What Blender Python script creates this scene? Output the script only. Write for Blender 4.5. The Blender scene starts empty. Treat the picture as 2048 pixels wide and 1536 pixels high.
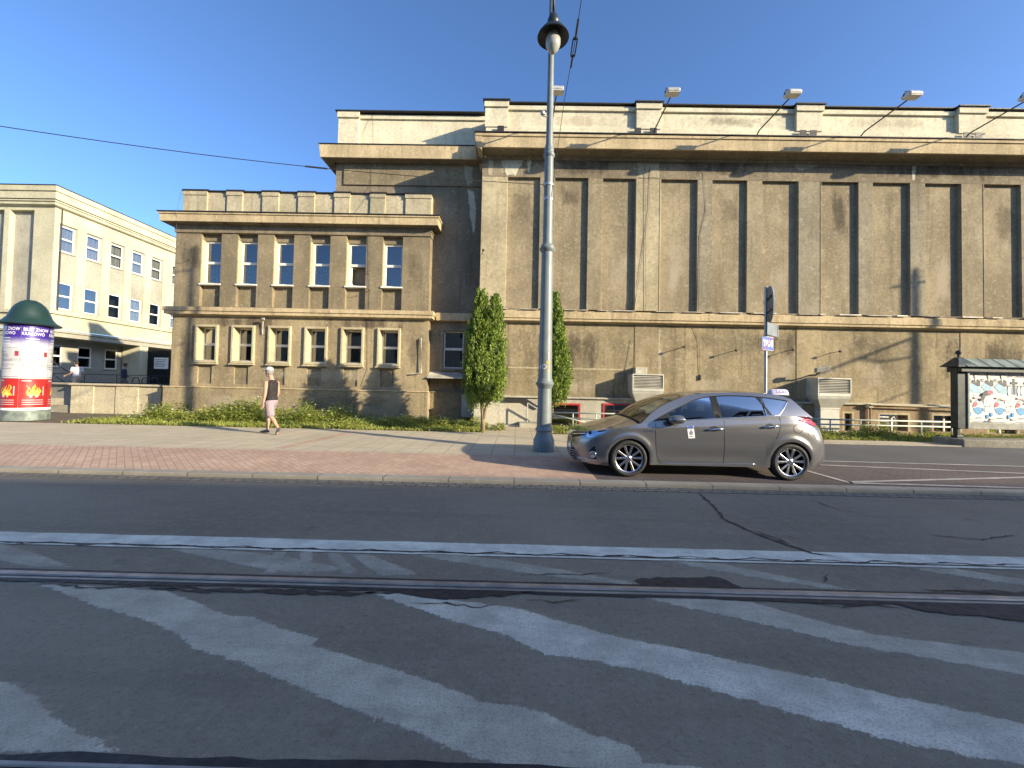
import bpy, bmesh, math, random
import numpy as np
from mathutils import Vector, Matrix
random.seed(7)
S = bpy.context.scene
COL = S.collection
R = math.radians
PI = math.pi

# ------------------------------------------------------------------ camera
FOC, PCX, PCY, EYE = 800.0, 1024.0, 755.0, 1.47
CAM_ROT = (Matrix.Rotation(R(.6), 3, 'Z') @ Matrix.Rotation(PI/2 + .0256, 3, 'X') @ Matrix.Rotation(.021, 3, 'Z'))
cd = bpy.data.cameras.new('camera'); cam = bpy.data.objects.new('camera', cd); COL.objects.link(cam)
cam.matrix_world = Matrix.Translation((0, 0, EYE)) @ CAM_ROT.to_4x4()
cd.sensor_width = 36; cd.lens = 36*FOC/2048; cd.shift_y = -13/2048
cd.clip_start = .05; cd.clip_end = 2000
S.camera = cam
# ------------------------------------------------------------------ light
SUN_AZ, SUN_EL = R(116.5), R(17.0)          # azimuth clockwise from +Y
W = bpy.data.worlds.new('World'); S.world = W; W.use_nodes = True
wn = W.node_tree; bg = wn.nodes['Background']
sky = wn.nodes.new('ShaderNodeTexSky'); sky.sky_type = 'NISHITA'; sky.sun_disc = False
sky.sun_elevation = SUN_EL; sky.sun_rotation = SUN_AZ
sky.altitude = 200; sky.air_density = .75; sky.dust_density = 1.2; sky.ozone_density = 5.0
wn.links.new(sky.outputs[0], bg.inputs[0]); bg.inputs[1].default_value = .13
ld = bpy.data.lights.new('sun', 'SUN'); lo = bpy.data.objects.new('sun', ld); COL.objects.link(lo)
ld.energy = 4.0; ld.angle = R(.5); ld.color = (1.0, .86, .62)
tosun = Vector((math.sin(SUN_AZ)*math.cos(SUN_EL), math.cos(SUN_AZ)*math.cos(SUN_EL), math.sin(SUN_EL)))
lo.rotation_euler = tosun.to_track_quat('Z', 'Y').to_euler(); lo.location = tosun*60
S.view_settings.view_transform = 'Standard'; S.view_settings.look = 'None'
S.view_settings.exposure = 1.35; S.view_settings.gamma = 1
S.cycles.max_bounces = 8; S.cycles.transparent_max_bounces = 12

# ------------------------------------------------------------------ survey helpers: a sighting in the photograph at a known distance
def ray(x, y): return CAM_ROT @ Vector(((x-PCX)/FOC, -(y-PCY)/FOC, -1))
def at(x, y, Y):
    d = ray(x, y); return Vector((0, 0, EYE)) + d*(Y/d.y)
def gnd(x, y, z=0.0):
    d = ray(x, y); return Vector((0, 0, EYE)) + d*((z-EYE)/d.z)
def X_(x, y, Y): return at(x, y, Y).x
def Z_(x, y, Y): return at(x, y, Y).z

# ------------------------------------------------------------------ objects
def tag(o, label=None, cat=None, group=None, kind=None):
    if label: o['label'] = label
    if cat: o['category'] = cat
    if group: o['group'] = group
    if kind: o['kind'] = kind
    return o
def empty(name, loc=(0, 0, 0), label=None, cat=None, group=None):
    o = bpy.data.objects.new(name, None); COL.objects.link(o); o.location = loc; o.empty_display_size = .2
    return tag(o, label, cat, group)
def kids(o): return [c for c in bpy.data.objects if c.parent == o]
def copy_tree(o, parent=None):
    c = o.copy(); COL.objects.link(c)
    if parent: c.parent = parent; c.matrix_parent_inverse = o.matrix_parent_inverse.copy()
    for k in kids(o): copy_tree(k, c)
    return c
bpy_parent_world = {}
class MB:
    """collects faces, then links them as one mesh object"""
    def __init__(s): s.v = []; s.f = []; s.m = []
    def poly(s, pts, m=0):
        b = len(s.v); s.v += [tuple(p) for p in pts]; s.f.append(tuple(range(b, b+len(pts)))); s.m.append(m); return s
    def box(s, x0, x1, y0, y1, z0, z1, m=0):
        b = len(s.v)
        s.v += [(x0,y0,z0),(x1,y0,z0),(x1,y1,z0),(x0,y1,z0),(x0,y0,z1),(x1,y0,z1),(x1,y1,z1),(x0,y1,z1)]
        for q in ((0,3,2,1),(4,5,6,7),(0,1,5,4),(1,2,6,5),(2,3,7,6),(3,0,4,7)):
            s.f.append(tuple(b+i for i in q)); s.m.append(m)
        return s
    def prism(s, pts, d, m=0):
        """closed outline pts extruded along vector d"""
        n = len(pts); b = len(s.v); d = Vector(d)
        s.v += [tuple(Vector(p)) for p in pts] + [tuple(Vector(p)+d) for p in pts]
        s.f.append(tuple(b+i for i in range(n))[::-1]); s.m.append(m)
        s.f.append(tuple(b+n+i for i in range(n))); s.m.append(m)
        for i in range(n):
            j = (i+1) % n
            s.f.append((b+i, b+j, b+n+j, b+n+i)); s.m.append(m)
        return s
    def loft(s, rings, m=0, cap=True, close=True):
        b = len(s.v); n = len(rings[0])
        for r in rings: s.v += [tuple(p) for p in r]
        for k in range(len(rings)-1):
            for i in range(n if close else n-1):
                j = (i+1) % n
                s.f.append((b+k*n+i, b+k*n+j, b+(k+1)*n+j, b+(k+1)*n+i)); s.m.append(m)
        if cap:
            s.f.append(tuple(b+i for i in range(n))[::-1]); s.m.append(m)
            s.f.append(tuple(b+(len(rings)-1)*n+i for i in range(n))); s.m.append(m)
        return s
    def lathe(s, prof, c=(0, 0, 0), n=32, m=0, axis='Z', cap=True):
        rings = []
        for r, h in prof:
            ring = []
            for i in range(n):
                a = 2*PI*i/n; u, v = r*math.cos(a), r*math.sin(a)
                if axis == 'Z': p = (u, v, h)
                elif axis == 'Y': p = (u, h, -v)
                else: p = (h, u, v)
                ring.append((c[0]+p[0], c[1]+p[1], c[2]+p[2]))
            rings.append(ring)
        return s.loft(rings, m, cap)
    def tube(s, pts, r, n=8, m=0, flat=None):
        pts = [Vector(p) for p in pts]; rings = []
        for i, p in enumerate(pts):
            t = (pts[min(i+1, len(pts)-1)] - pts[max(i-1, 0)]).normalized()
            a = t.cross(Vector((0, 0, 1)))
            if a.length < 1e-3: a = t.cross(Vector((1, 0, 0)))
            a.normalize(); c = a.cross(t).normalized()
            rr = r[i] if isinstance(r, (list, tuple)) else r
            rings.append([p + a*rr*math.cos(2*PI*k/n) + c*rr*math.sin(2*PI*k/n) for k in range(n)])
        return s.loft(rings, m)
    def grid(s, rows, m=0):
        b = len(s.v); n = len(rows[0])
        for r in rows: s.v += [tuple(p) for p in r]
        for k in range(len(rows)-1):
            for i in range(n-1):
                s.f.append((b+k*n+i, b+k*n+i+1, b+(k+1)*n+i+1, b+(k+1)*n+i)); s.m.append(m)
        return s
    def wall(s, x0, x1, z0, z1, y, depth, holes, m=0, mr=None):
        """front face of a wall at y with rectangular openings and their reveals of the given depth (towards +y)"""
        xs = sorted({x0, x1, *[h[0] for h in holes], *[h[1] for h in holes]}); zs = sorted({z0, z1, *[h[2] for h in holes], *[h[3] for h in holes]})
        xs = [x for x in xs if x0-1e-6 <= x <= x1+1e-6]; zs = [z for z in zs if z0-1e-6 <= z <= z1+1e-6]
        for a, b_ in zip(xs, xs[1:]):
            for c, d in zip(zs, zs[1:]):
                mx, mz = (a+b_)/2, (c+d)/2
                if any(h[0] < mx < h[1] and h[2] < mz < h[3] for h in holes): continue
                s.poly([(a,y,c),(b_,y,c),(b_,y,d),(a,y,d)], m)
        mr = m if mr is None else mr
        for h in holes:
            a, b_, c, d = h[:4]; y2 = y + (h[4] if len(h) > 4 else depth)
            s.poly([(a,y,c),(a,y,d),(a,y2,d),(a,y2,c)], mr); s.poly([(b_,y,d),(b_,y,c),(b_,y2,c),(b_,y2,d)], mr)
            s.poly([(a,y,d),(b_,y,d),(b_,y2,d),(a,y2,d)], mr); s.poly([(b_,y,c),(a,y,c),(a,y2,c),(b_,y2,c)], mr)
        return s
    def build(s, name, mats, parent=None, smooth=False, bevel=0, normals=True, weld=False, at=None):
        me = bpy.data.meshes.new(name); me.from_pydata(s.v, [], s.f)
        for m in (mats if isinstance(mats, (list, tuple)) else [mats]): me.materials.append(m)
        me.polygons.foreach_set('material_index', s.m)
        if normals or weld:
            bm = bmesh.new(); bm.from_mesh(me)
            if weld: bmesh.ops.remove_doubles(bm, verts=bm.verts, dist=1e-4)
            if normals: bmesh.ops.recalc_face_normals(bm, faces=bm.faces)
            bm.to_mesh(me); bm.free()
        o = bpy.data.objects.new(name, me); COL.objects.link(o)
        if smooth: me.polygons.foreach_set('use_smooth', [True]*len(me.polygons))
        if smooth is not True and smooth:
            me.set_sharp_from_angle(angle=R(smooth))
        if bevel:
            b = o.modifiers.new('bevel', 'BEVEL'); b.width = bevel; b.segments = 2; b.limit_method = 'ANGLE'; b.angle_limit = R(40)
        if parent:
            o.parent = parent
            # vertices are given in world metres: take the parent's place off
            off = Vector((0, 0, 0)); p = parent
            while p is not None: off += Vector(p.location); p = p.parent
            if off.length: me.transform(Matrix.Translation(-off))
        elif at is not None:
            me.transform(Matrix.Translation(-Vector(at))); o.location = at
        return o
def text_polys(txt, size, bold=0.):
    c = bpy.data.curves.new('t', 'FONT'); c.body = txt; c.size = size; c.align_x = 'CENTER'; c.resolution_u = 2; c.offset = bold
    o = bpy.data.objects.new('t', c); me = bpy.data.meshes.new_from_object(o)
    out = [[(me.vertices[i].co.x, me.vertices[i].co.y) for i in p.vertices] for p in me.polygons]
    bpy.data.objects.remove(o); bpy.data.meshes.remove(me); bpy.data.curves.remove(c)
    return out

# ------------------------------------------------------------------ materials
class NT:
    def __init__(s, name):
        s.m = bpy.data.materials.new(name); s.m.use_nodes = True; s.t = s.m.node_tree
        s.b = s.t.nodes['Principled BSDF']; s.out = s.t.nodes['Material Output']; s.pos = None
    def n(s, typ, **kw):
        o = s.t.nodes.new(typ)
        for k, v in kw.items(): setattr(o, k, v)
        return o
    def l(s, a, b): s.t.links.new(a, b)
    def p(s):
        if s.pos is None: s.pos = s.n('ShaderNodeNewGeometry').outputs['Position']
        return s.pos
    def scaled(s, sc, off=(0, 0, 0)):
        k = s.n('ShaderNodeMapping'); k.inputs['Scale'].default_value = sc; k.inputs['Location'].default_value = off
        s.l(s.p(), k.inputs['Vector']); return k.outputs[0]
    def noise(s, scale, detail=4, rough=.55, vec=None):
        k = s.n('ShaderNodeTexNoise'); k.inputs['Scale'].default_value = scale; k.inputs['Detail'].default_value = detail; k.inputs['Roughness'].default_value = rough
        s.l(vec if vec is not None else s.p(), k.inputs['Vector']); return k.outputs['Fac']
    def ramp(s, fac, a, b, lo=0., hi=1.):
        k = s.n('ShaderNodeMapRange'); k.interpolation_type = 'SMOOTHSTEP'
        for i, v in zip(('From Min', 'From Max', 'To Min', 'To Max'), (a, b, lo, hi)): k.inputs[i].default_value = v
        s.l(fac, k.inputs['Value']); return k.outputs[0]
    def mix(s, fac, a, b, mode='MIX'):
        k = s.n('ShaderNodeMix', data_type='RGBA', blend_type=mode)
        for sock, v in ((k.inputs[0], fac), (k.inputs[6], a), (k.inputs[7], b)):
            if hasattr(v, 'links'): s.l(v, sock)
            elif isinstance(v, (int, float)): sock.default_value = v
            else: sock.default_value = (*v[:3], 1)
        return k.outputs[2]
    def math(s, op, a, b=0.):
        k = s.n('ShaderNodeMath', operation=op)
        for sock, v in zip(k.inputs, (a, b)):
            if hasattr(v, 'links'): s.l(v, sock)
            else: sock.default_value = v
        return k.outputs[0]
    def bump(s, h, strength, dist=.01):
        k = s.n('ShaderNodeBump'); k.inputs['Strength'].default_value = strength; k.inputs['Distance'].default_value = dist
        s.l(h, k.inputs['Height']); s.l(k.outputs[0], s.b.inputs['Normal'])
    def done(s, col=None, rough=.8, metal=0., spec=.5):
        if col is not None:
            if hasattr(col, 'links'): s.l(col, s.b.inputs['Base Color'])
            else: s.b.inputs['Base Color'].default_value = (*col, 1)
        if hasattr(rough, 'links'): s.l(rough, s.b.inputs['Roughness'])
        else: s.b.inputs['Roughness'].default_value = rough
        s.b.inputs['Metallic'].default_value = metal; s.b.inputs['Specular IOR Level'].default_value = spec
        return s.m
def plain(name, col, rough=.6, metal=0., spec=.5, vary=.12, scale=6., bump=0., coat=0.):
    t = NT(name); f = t.noise(scale, 5)
    c = t.mix(t.ramp(f, .3, .7), [x*(1-vary) for x in col], [min(1, x*(1+vary)) for x in col])
    if bump: t.bump(t.noise(scale*9, 4), bump)
    if coat: t.b.inputs['Coat Weight'].default_value = coat; t.b.inputs['Coat Roughness'].default_value = .04
    r = t.ramp(t.noise(scale*2.3, 4), .3, .7, max(.02, rough*.85), min(1, rough*1.15))
    return t.done(c, r, metal, spec)
def stucco(name, c1, c2, dirt=(.10, .085, .06), streak=.5, blotch=.6, pale=(.55, .48, .36), palef=.35, sc=1.):
    c1, c2, pale = [(q[0]*1.04, q[1]*1.10, q[2]*1.12) for q in (c1, c2, pale)]
    t = NT(name)
    c = t.mix(t.ramp(t.noise(.55*sc, 5, .6), .35, .65), [x*1.08 for x in c1], [x*.92 for x in c2])
    gr = t.noise(1., 7, .62, t.scaled((1.1, 1.1, .35), (3, 1, 5)))
    c = t.mix(t.ramp(gr, .46, .68, 0, min(.8, streak*1.0)), c, [x*.60 for x in c2])
    c = t.mix(t.ramp(t.noise(2.6*sc, 8, .68), .40, .72, 0, blotch), c, [x*.66 for x in c1])
    st = t.noise(1., 6, .6, t.scaled((5.5, 5.5, .28)))
    c = t.mix(t.ramp(st, .50, .78, 0, streak), c, dirt)
    pl = t.noise(1., 7, .7, t.scaled((3.2, 3.2, 3.9), (7, 3, 11)))
    c = t.mix(t.ramp(pl, .60, .72, 0, palef), c, pale)
    mo = t.noise(11., 9, .75)
    c = t.mix(t.ramp(mo, .34, .50, .55, 0), c, [x*.5 for x in c2]); c = t.mix(t.ramp(mo, .53, .68, 0, .6), c, [min(1, x*1.45) for x in c1])
    m2 = t.noise(1., 8, .72, t.scaled((4.2, 4.2, 6.5), (1, 9, 4))); c = t.mix(t.ramp(m2, .56, .66, 0, palef), c, [x*.92 for x in pale])
    sp = t.noise(17., 2, .5)
    c = t.mix(t.ramp(sp, .73, .78, 0, .7), c, pale)
    fine = t.noise(70., 4, .7)
    c = t.mix(t.ramp(fine, .3, .7, 0, .22), c, [x*.5 for x in c1])
    h = t.math('ADD', t.noise(55., 6, .7), t.math('MULTIPLY', t.noise(9., 5, .6), .9))
    t.bump(h, .55, .012)
    return t.done(c, .95, 0, .2)
ROADT = (1.24, 1.02, .72)
def asphalt_col(t, base=.05, tint=(1, 1, 1.04)):
    big = t.noise(.35, 6, .6); fine = t.noise(140., 3, .8); mid = t.noise(9., 8, .7)
    c = t.mix(t.ramp(big, .3, .7), [base*.82*x for x in tint], [base*1.2*x for x in tint])
    c = t.mix(t.ramp(mid, .42, .75, 0, .45), c, [base*1.5*x for x in tint])
    ag = t.noise(34., 6, .75); c = t.mix(t.ramp(ag, .36, .48, .5, 0), c, [base*.5*x for x in tint]); c = t.mix(t.ramp(ag, .56, .68, 0, .5), c, [base*1.7*x for x in tint])
    spot = t.noise(2.1, 7, .7); c = t.mix(t.ramp(spot, .60, .70, 0, .5), c, [base*.5*x for x in tint])
    along = t.noise(1., 5, .6, t.scaled((.22, 3.4, 1)))
    c = t.mix(t.ramp(along, .5, .75, 0, .35), c, [base*.62*x for x in tint])
    c = t.mix(t.ramp(fine, .55, .72, 0, .55), c, [base*2.3*x for x in tint])
    c = t.mix(t.ramp(fine, .42, .28, 0, .6), c, [base*.45*x for x in tint])
    return c
def asphalt(name, base=.05, tint=(1, 1, 1.04)):
    t = NT(name); c = asphalt_col(t, base, tint)
    t.bump(t.math('ADD', t.noise(140., 3, .8), t.math('MULTIPLY', t.noise(5., 4), 1.5)), .5, .008)
    return t.done(c, .82, 0, .35)
def worn_paint(name, col, base=.05, cover=.5, speck=.5):
    """road paint rubbed off towards its edges: attribute 'edge' runs 0 at the outline to 1 inside"""
    t = NT(name); a = asphalt_col(t, base, ROADT if base > .1 else (1, 1, .97))
    at_ = t.n('ShaderNodeAttribute', attribute_name='edge').outputs['Fac']
    n1 = t.noise(6., 8, .72); n2 = t.noise(60., 4, .75)
    e = t.math('ADD', at_, t.math('MULTIPLY', t.math('SUBTRACT', n1, .5), .8))
    e = t.math('ADD', e, t.math('MULTIPLY', t.math('SUBTRACT', n2, .5), .8))
    m = t.ramp(e, .30, .46, 0, 1)
    wear = t.ramp(t.noise(1., 8, .7, t.scaled((2.2, 7, 1))), .34, .66, cover, 1.)
    sp = t.ramp(t.noise(95., 3, .7), .40, .52, 1-speck, 1)
    m = t.math('MULTIPLY', m, t.math('MULTIPLY', wear, sp))
    pc = t.mix(t.ramp(t.noise(3., 6, .65), .35, .65), [x*.72 for x in col], col)
    c = t.mix(m, a, pc)
    t.bump(t.noise(120., 3, .8), .35, .006)
    return t.done(c, .8, 0, .35)
def bricks(name, c1, c2, mortar, w, h, ms=.006, offset=.5, rot=0., vary=.5):
    t = NT(name); k = t.n('ShaderNodeMapping'); k.inputs['Rotation'].default_value = (0, 0, rot); t.l(t.p(), k.inputs['Vector'])
    b = t.n('ShaderNodeTexBrick'); b.offset = offset; b.inputs['Scale'].default_value = 1
    b.inputs['Brick Width'].default_value = w; b.inputs['Row Height'].default_value = h; b.inputs['Mortar Size'].default_value = ms; b.inputs['Mortar Smooth'].default_value = .3
    for i, c in (('Color1', c1), ('Color2', c2), ('Mortar', mortar)): b.inputs[i].default_value = (*c, 1)
    t.l(k.outputs[0], b.inputs['Vector'])
    c = t.mix(t.ramp(t.noise(.8, 7, .65), .35, .7, 0, vary), b.outputs['Color'], [x*.55 for x in c1])
    c = t.mix(t.ramp(t.noise(7., 6, .7), .5, .75, 0, .4), c, [min(1, x*1.35) for x in c2])
    c = t.mix(t.ramp(t.noise(90., 3, .7), .4, .7, 0, .3), c, [x*.5 for x in c1])
    h_ = t.math('SUBTRACT', t.math('MULTIPLY', t.noise(60., 4, .7), .35), b.outputs['Fac'])
    t.bump(h_, .6, .006)
    return t.done(c, .88, 0, .3)
def glass(name, tint=(.75, .8, .82), clear=.8, rough=.02, extra=0., gain=1.6):
    t = NT(name); t.t.nodes.remove(t.b)
    tr = t.n('ShaderNodeBsdfTransparent'); tr.inputs[0].default_value = (*[x*clear for x in tint], 1)
    gl = t.n('ShaderNodeBsdfGlossy'); gl.inputs['Roughness'].default_value = rough; gl.inputs['Color'].default_value = (1, 1, 1, 1)
    bu = t.n('ShaderNodeBump'); bu.inputs['Strength'].default_value = .03; bu.inputs['Distance'].default_value = .05
    t.l(t.noise(1.6, 2), bu.inputs['Height']); t.l(bu.outputs[0], gl.inputs['Normal'])
    fr = t.n('ShaderNodeFresnel'); fr.inputs['IOR'].default_value = 1.55
    mx = t.n('ShaderNodeMixShader'); f = t.math('MINIMUM', t.math('ADD', t.math('MULTIPLY', fr.outputs[0], gain), .01+extra), 1.)
    t.l(f, mx.inputs[0]); t.l(tr.outputs[0], mx.inputs[1]); t.l(gl.outputs[0], mx.inputs[2]); t.l(mx.outputs[0], t.out.inputs['Surface'])
    return t.m
def leafy(name, dark, light, tr=.35, sc=3.):
    t = NT(name)
    f = t.noise(sc, 5, .7); i = t.n('ShaderNodeNewGeometry').outputs['Random Per Island']
    c = t.mix(t.math('MULTIPLY', t.math('ADD', t.ramp(f, .3, .7), i), .5), dark, light)
    df = t.n('ShaderNodeBsdfDiffuse'); tl = t.n('ShaderNodeBsdfTranslucent'); gl = t.n('ShaderNodeBsdfGlossy'); gl.inputs['Roughness'].default_value = .55
    t.l(c, df.inputs[0]); t.l(c, tl.inputs[0])
    a = t.n('ShaderNodeMixShader'); a.inputs[0].default_value = tr; t.l(df.outputs[0], a.inputs[1]); t.l(tl.outputs[0], a.inputs[2])
    b = t.n('ShaderNodeMixShader'); b.inputs[0].default_value = .04; t.l(a.outputs[0], b.inputs[1]); t.l(gl.outputs[0], b.inputs[2])
    t.l(b.outputs[0], t.out.inputs['Surface']); t.t.nodes.remove(t.b)
    return t.m

M = {}
M['wall'] = stucco('hall_stucco', (.34, .265, .165), (.26, .20, .125))
M['pil'] = stucco('pilaster_stucco', (.33, .26, .165), (.27, .21, .13), streak=.35, blotch=.5)
M['dress'] = stucco('pale_pilaster_stucco', (.46, .37, .23), (.38, .30, .185), streak=.35, blotch=.4)
M['lower'] = stucco('lower_wall_stucco', (.36, .275, .16), (.25, .195, .12), streak=.75, blotch=.75, palef=.45)
M['frieze'] = stucco('frieze_stucco', (.27, .21, .14), (.21, .165, .11), streak=.6)  # own tone of the friezes; on cornice undersides it paints in shade
M['parapet'] = stucco('parapet_render', (.66, .57, .40), (.59, .50, .35), streak=.22, blotch=.28, palef=.2)
def stain(name, col, alpha, streaky=True):
    """soot or bleaching lying on render: attribute 'edge' fades it out, noise breaks it up"""
    t = NT(name); a = t.n('ShaderNodeAttribute', attribute_name='edge').outputs['Fac']
    n1 = t.noise(1., 7, .65, t.scaled((2.6, 2.6, .5) if streaky else (1.6, 1.6, 1.6))); n2 = t.noise(9., 7, .7)
    e = t.math('ADD', a, t.math('ADD', t.math('MULTIPLY', t.math('SUBTRACT', n1, .5), 1.9), t.math('MULTIPLY', t.math('SUBTRACT', n2, .5), .9)))
    f = t.math('MULTIPLY', t.ramp(e, .30, .95), alpha)
    tr = t.n('ShaderNodeBsdfTransparent'); mx = t.n('ShaderNodeMixShader'); t.done(col, .95, 0, .1)
    t.l(f, mx.inputs[0]); t.l(tr.outputs[0], mx.inputs[1]); t.l(t.b.outputs[0], mx.inputs[2]); t.l(mx.outputs[0], t.out.inputs['Surface']); return t.m
M['soot'] = stain('soot_stain', (.115, .095, .07), .62); M['bleach'] = stain('bleached_stain', (.58, .50, .36), .5); M['sootb'] = stain('soot_blotch', (.14, .115, .082), .34, False)
M['pil2'] = stucco('grey_pilaster_stucco', (.31, .255, .175), (.25, .205, .135), streak=.5, blotch=.5)
M['parapet2'] = stucco('dirty_parapet_render', (.50, .41, .27), (.40, .33, .215), streak=.5, blotch=.5, palef=.35)
M['cornice'] = stucco('cornice_stone', (.56, .42, .245), (.47, .35, .205), dirt=(.16, .095, .045), streak=.65, blotch=.4)
M['wing'] = stucco('wing_stucco', (.28, .215, .13), (.205, .16, .10), streak=.55, blotch=.55, palef=.3)
M['winglow'] = stucco('wing_lower_stucco', (.38, .29, .17), (.27, .205, .125), streak=.6, blotch=.5, palef=.4)
M['trim'] = stucco('pale_window_surround', (.50, .41, .26), (.44, .35, .22), streak=.3, blotch=.3)
M['plinthw'] = stucco('whitewashed_plinth', (.52, .46, .36), (.44, .39, .30), dirt=(.22, .18, .13), streak=.5, blotch=.35)
M['plinthb'] = stucco('brown_plinth', (.36, .25, .15), (.29, .20, .12), streak=.5)
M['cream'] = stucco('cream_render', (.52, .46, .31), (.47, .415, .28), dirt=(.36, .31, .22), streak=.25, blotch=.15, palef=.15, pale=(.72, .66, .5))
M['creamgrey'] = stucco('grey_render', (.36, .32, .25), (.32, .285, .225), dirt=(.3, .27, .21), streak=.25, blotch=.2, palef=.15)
M['flash'] = plain('roof_flashing', (.035, .033, .033), .6, .3)
M['gutter'] = plain('zinc_flashing', (.46, .43, .36), .6, .1, vary=.35, scale=2.2)
M['white'] = plain('white_window_frame', (.72, .69, .61), .45, vary=.08)
M['glass'] = glass('window_glass', (.62, .66, .68), .75, extra=.10)
M['glass_office'] = glass('office_window_glass', (.62, .66, .68), .75, gain=.30)
M['room'] = plain('dark_room', (.035, .03, .025), .9)
M['curtain'] = None
M['road'] = asphalt('road_asphalt', .195, ROADT)
M['lot'] = asphalt('lay_by_asphalt', .095, (1.0, 1, 1.0))
M['lotbrick'] = bricks('lay_by_pavers', (.115, .094, .088), (.145, .118, .11), (.07, .062, .058), .20, .10, .008, .5, R(45))
M['bitumen'] = plain('bitumen', (.016, .016, .018), .6, vary=.3, scale=8, bump=.4)
M['steel'] = plain('rail_steel', (.36, .32, .28), .5, .55, vary=.3, scale=3)
M['brickred'] = bricks('red_pavers', (.50, .325, .235), (.58, .41, .30), (.34, .28, .20), .20, .10, .008, .5, R(45))
M['slab'] = bricks('paving_slabs', (.50, .43, .305), (.55, .475, .335), (.26, .225, .16), .5, .5, .010, .0, R(0), .35)
M['kerb'] = bricks('kerb_stone', (.36, .325, .255), (.41, .37, .29), (.14, .12, .1), 1.0, 5., .012, 0)
M['setts'] = bricks('gutter_setts', (.24, .21, .16), (.32, .28, .20), (.12, .105, .085), .16, .115, .018, .5)
M['soil'] = plain('soil', (.11, .085, .05), .95, vary=.4, scale=4, bump=.6)
M['cast'] = plain('green_grey_cast_iron', (.17, .195, .19), .45, .0, .5, vary=.10, scale=3)
M['dkiron'] = plain('dark_iron', (.022, .028, .028), .45, .2, vary=.3)
M['galv'] = plain('galvanised_metal', (.42, .43, .43), .45, .6, vary=.15)
M['cable'] = plain('cable_black', (.02, .02, .022), .6)
M['wire'] = plain('grey_wall_wire', (.10, .09, .075), .7)

# ================================================================== ground
def sheet(name, x0, x1, y0, y1, z, m, label=None):
    o = MB().poly([(x0,y0,z),(x1,y0,z),(x1,y1,z),(x0,y1,z)]).build(name, m); tag(o, kind='structure'); return o
sheet('ground', -400, 400, -400, 400, -.06, M['soil'])
sheet('road', -150, 150, -16.5, 5.88, 0, M['road'])
o = MB().box(-150, 150, 5.88, 6.10, -.02, .008).build('gutter', M['setts']); tag(o, kind='structure')
o = MB().box(-150, 150, 6.105, 6.31, -.05, .066).build('kerb', M['kerb'], bevel=.012); tag(o, kind='structure')
sheet('brick_pavement', -150, 1.3, 6.31, 8.38, .060, M['brickred'])
sheet('lay_by_pavers', 1.3, 150, 6.31, 8.38, .060, M['lotbrick'])
sheet('slab_pavement', -150, 2.6, 8.38, 12.45, .060, M['slab'])
sheet('parking_lot', 2.6, 150, 8.38, 11.55, .058, M['lot'])
o = MB().box(2.6, 150, 11.555, 11.68, -.02, .085).build('parking_kerb', M['kerb'], bevel=.01); tag(o, kind='structure')
sheet('path', 2.6, 150, 11.68, 12.45, .075, M['slab'])
sheet('lawn_soil', -150, 150, 12.45, 60, .045, M['soil'])
sheet('entrance_path', -1.0, .75, 12.45, 15.4, .062, M['slab'])
sheet('far_pavement', -150, 150, -22, -16.5, .08, M['slab'])
o = MB().box(-29.7, -13.2, 16.75, 60, -.02, .62).build('terrace', M['slab']); tag(o, kind='structure')

# painted markings ---------------------------------------------------------
def paint(name, outline, z, m, inset=.05, seg=.08, jit=.012, kind='structure'):
    """outline on the ground (x, y) -> a sheet whose attribute 'edge' fades out over `inset` metres at its rim"""
    pts = []
    n = len(outline)
    for i in range(n):
        a, b = Vector(outline[i]), Vector(outline[(i+1) % n]); k = max(1, int((b-a).length/seg))
        pts += [a+(b-a)*j/k for j in range(k)]
    area = sum(pts[i].x*pts[(i+1) % len(pts)].y-pts[(i+1) % len(pts)].x*pts[i].y for i in range(len(pts)))
    if area < 0: pts.reverse()
    N = len(pts); inner = []; outer = []
    for i in range(N):
        t = (pts[(i+1) % N]-pts[i-1]).normalized(); nr = Vector((t.y, -t.x)); j = random.uniform(-jit, jit)
        outer.append(pts[i]+nr*(inset*.4+j)); inner.append(pts[i]-nr*(inset*.6-j))
    me = bpy.data.meshes.new(name)
    from mathutils.geometry import tessellate_polygon
    tri = tessellate_polygon([[Vector((p.x, p.y, 0)) for p in inner]])
    v = [(p.x, p.y, z) for p in outer]+[(p.x, p.y, z) for p in inner]
    f = [(i, (i+1) % N, N+(i+1) % N, N+i) for i in range(N)]+[tuple(N+i for i in t) for t in tri]
    me.from_pydata(v, [], f); me.materials.append(m)
    at_ = me.attributes.new('edge', 'FLOAT', 'POINT'); at_.data.foreach_set('value', [0.]*N+[1.]*N)
    bm = bmesh.new(); bm.from_mesh(me); bmesh.ops.recalc_face_normals(bm, faces=bm.faces)
    if sum(fc.normal.z for fc in bm.faces) < 0: bmesh.ops.reverse_faces(bm, faces=bm.faces)
    bm.to_mesh(me); bm.free()
    o = bpy.data.objects.new(name, me); COL.objects.link(o); tag(o, kind=kind); return o
P_grey = worn_paint('worn_grey_hatching', (.64, .56, .42), .195, .66, .42)
P_pale = worn_paint('pale_hatching', (.76, .68, .53), .195, .70, .40)
P_faint = worn_paint('faint_hatching', (.50, .45, .34), .195, .5, .5)
P_white = worn_paint('white_line_paint', (.86, .81, .66), .195, .85, .22)
P_lot = worn_paint('lay_by_line_paint', (.52, .50, .46), .085, .7, .4)
def px_poly(pts): return [gnd(x, y).xy for x, y in pts]
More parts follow.
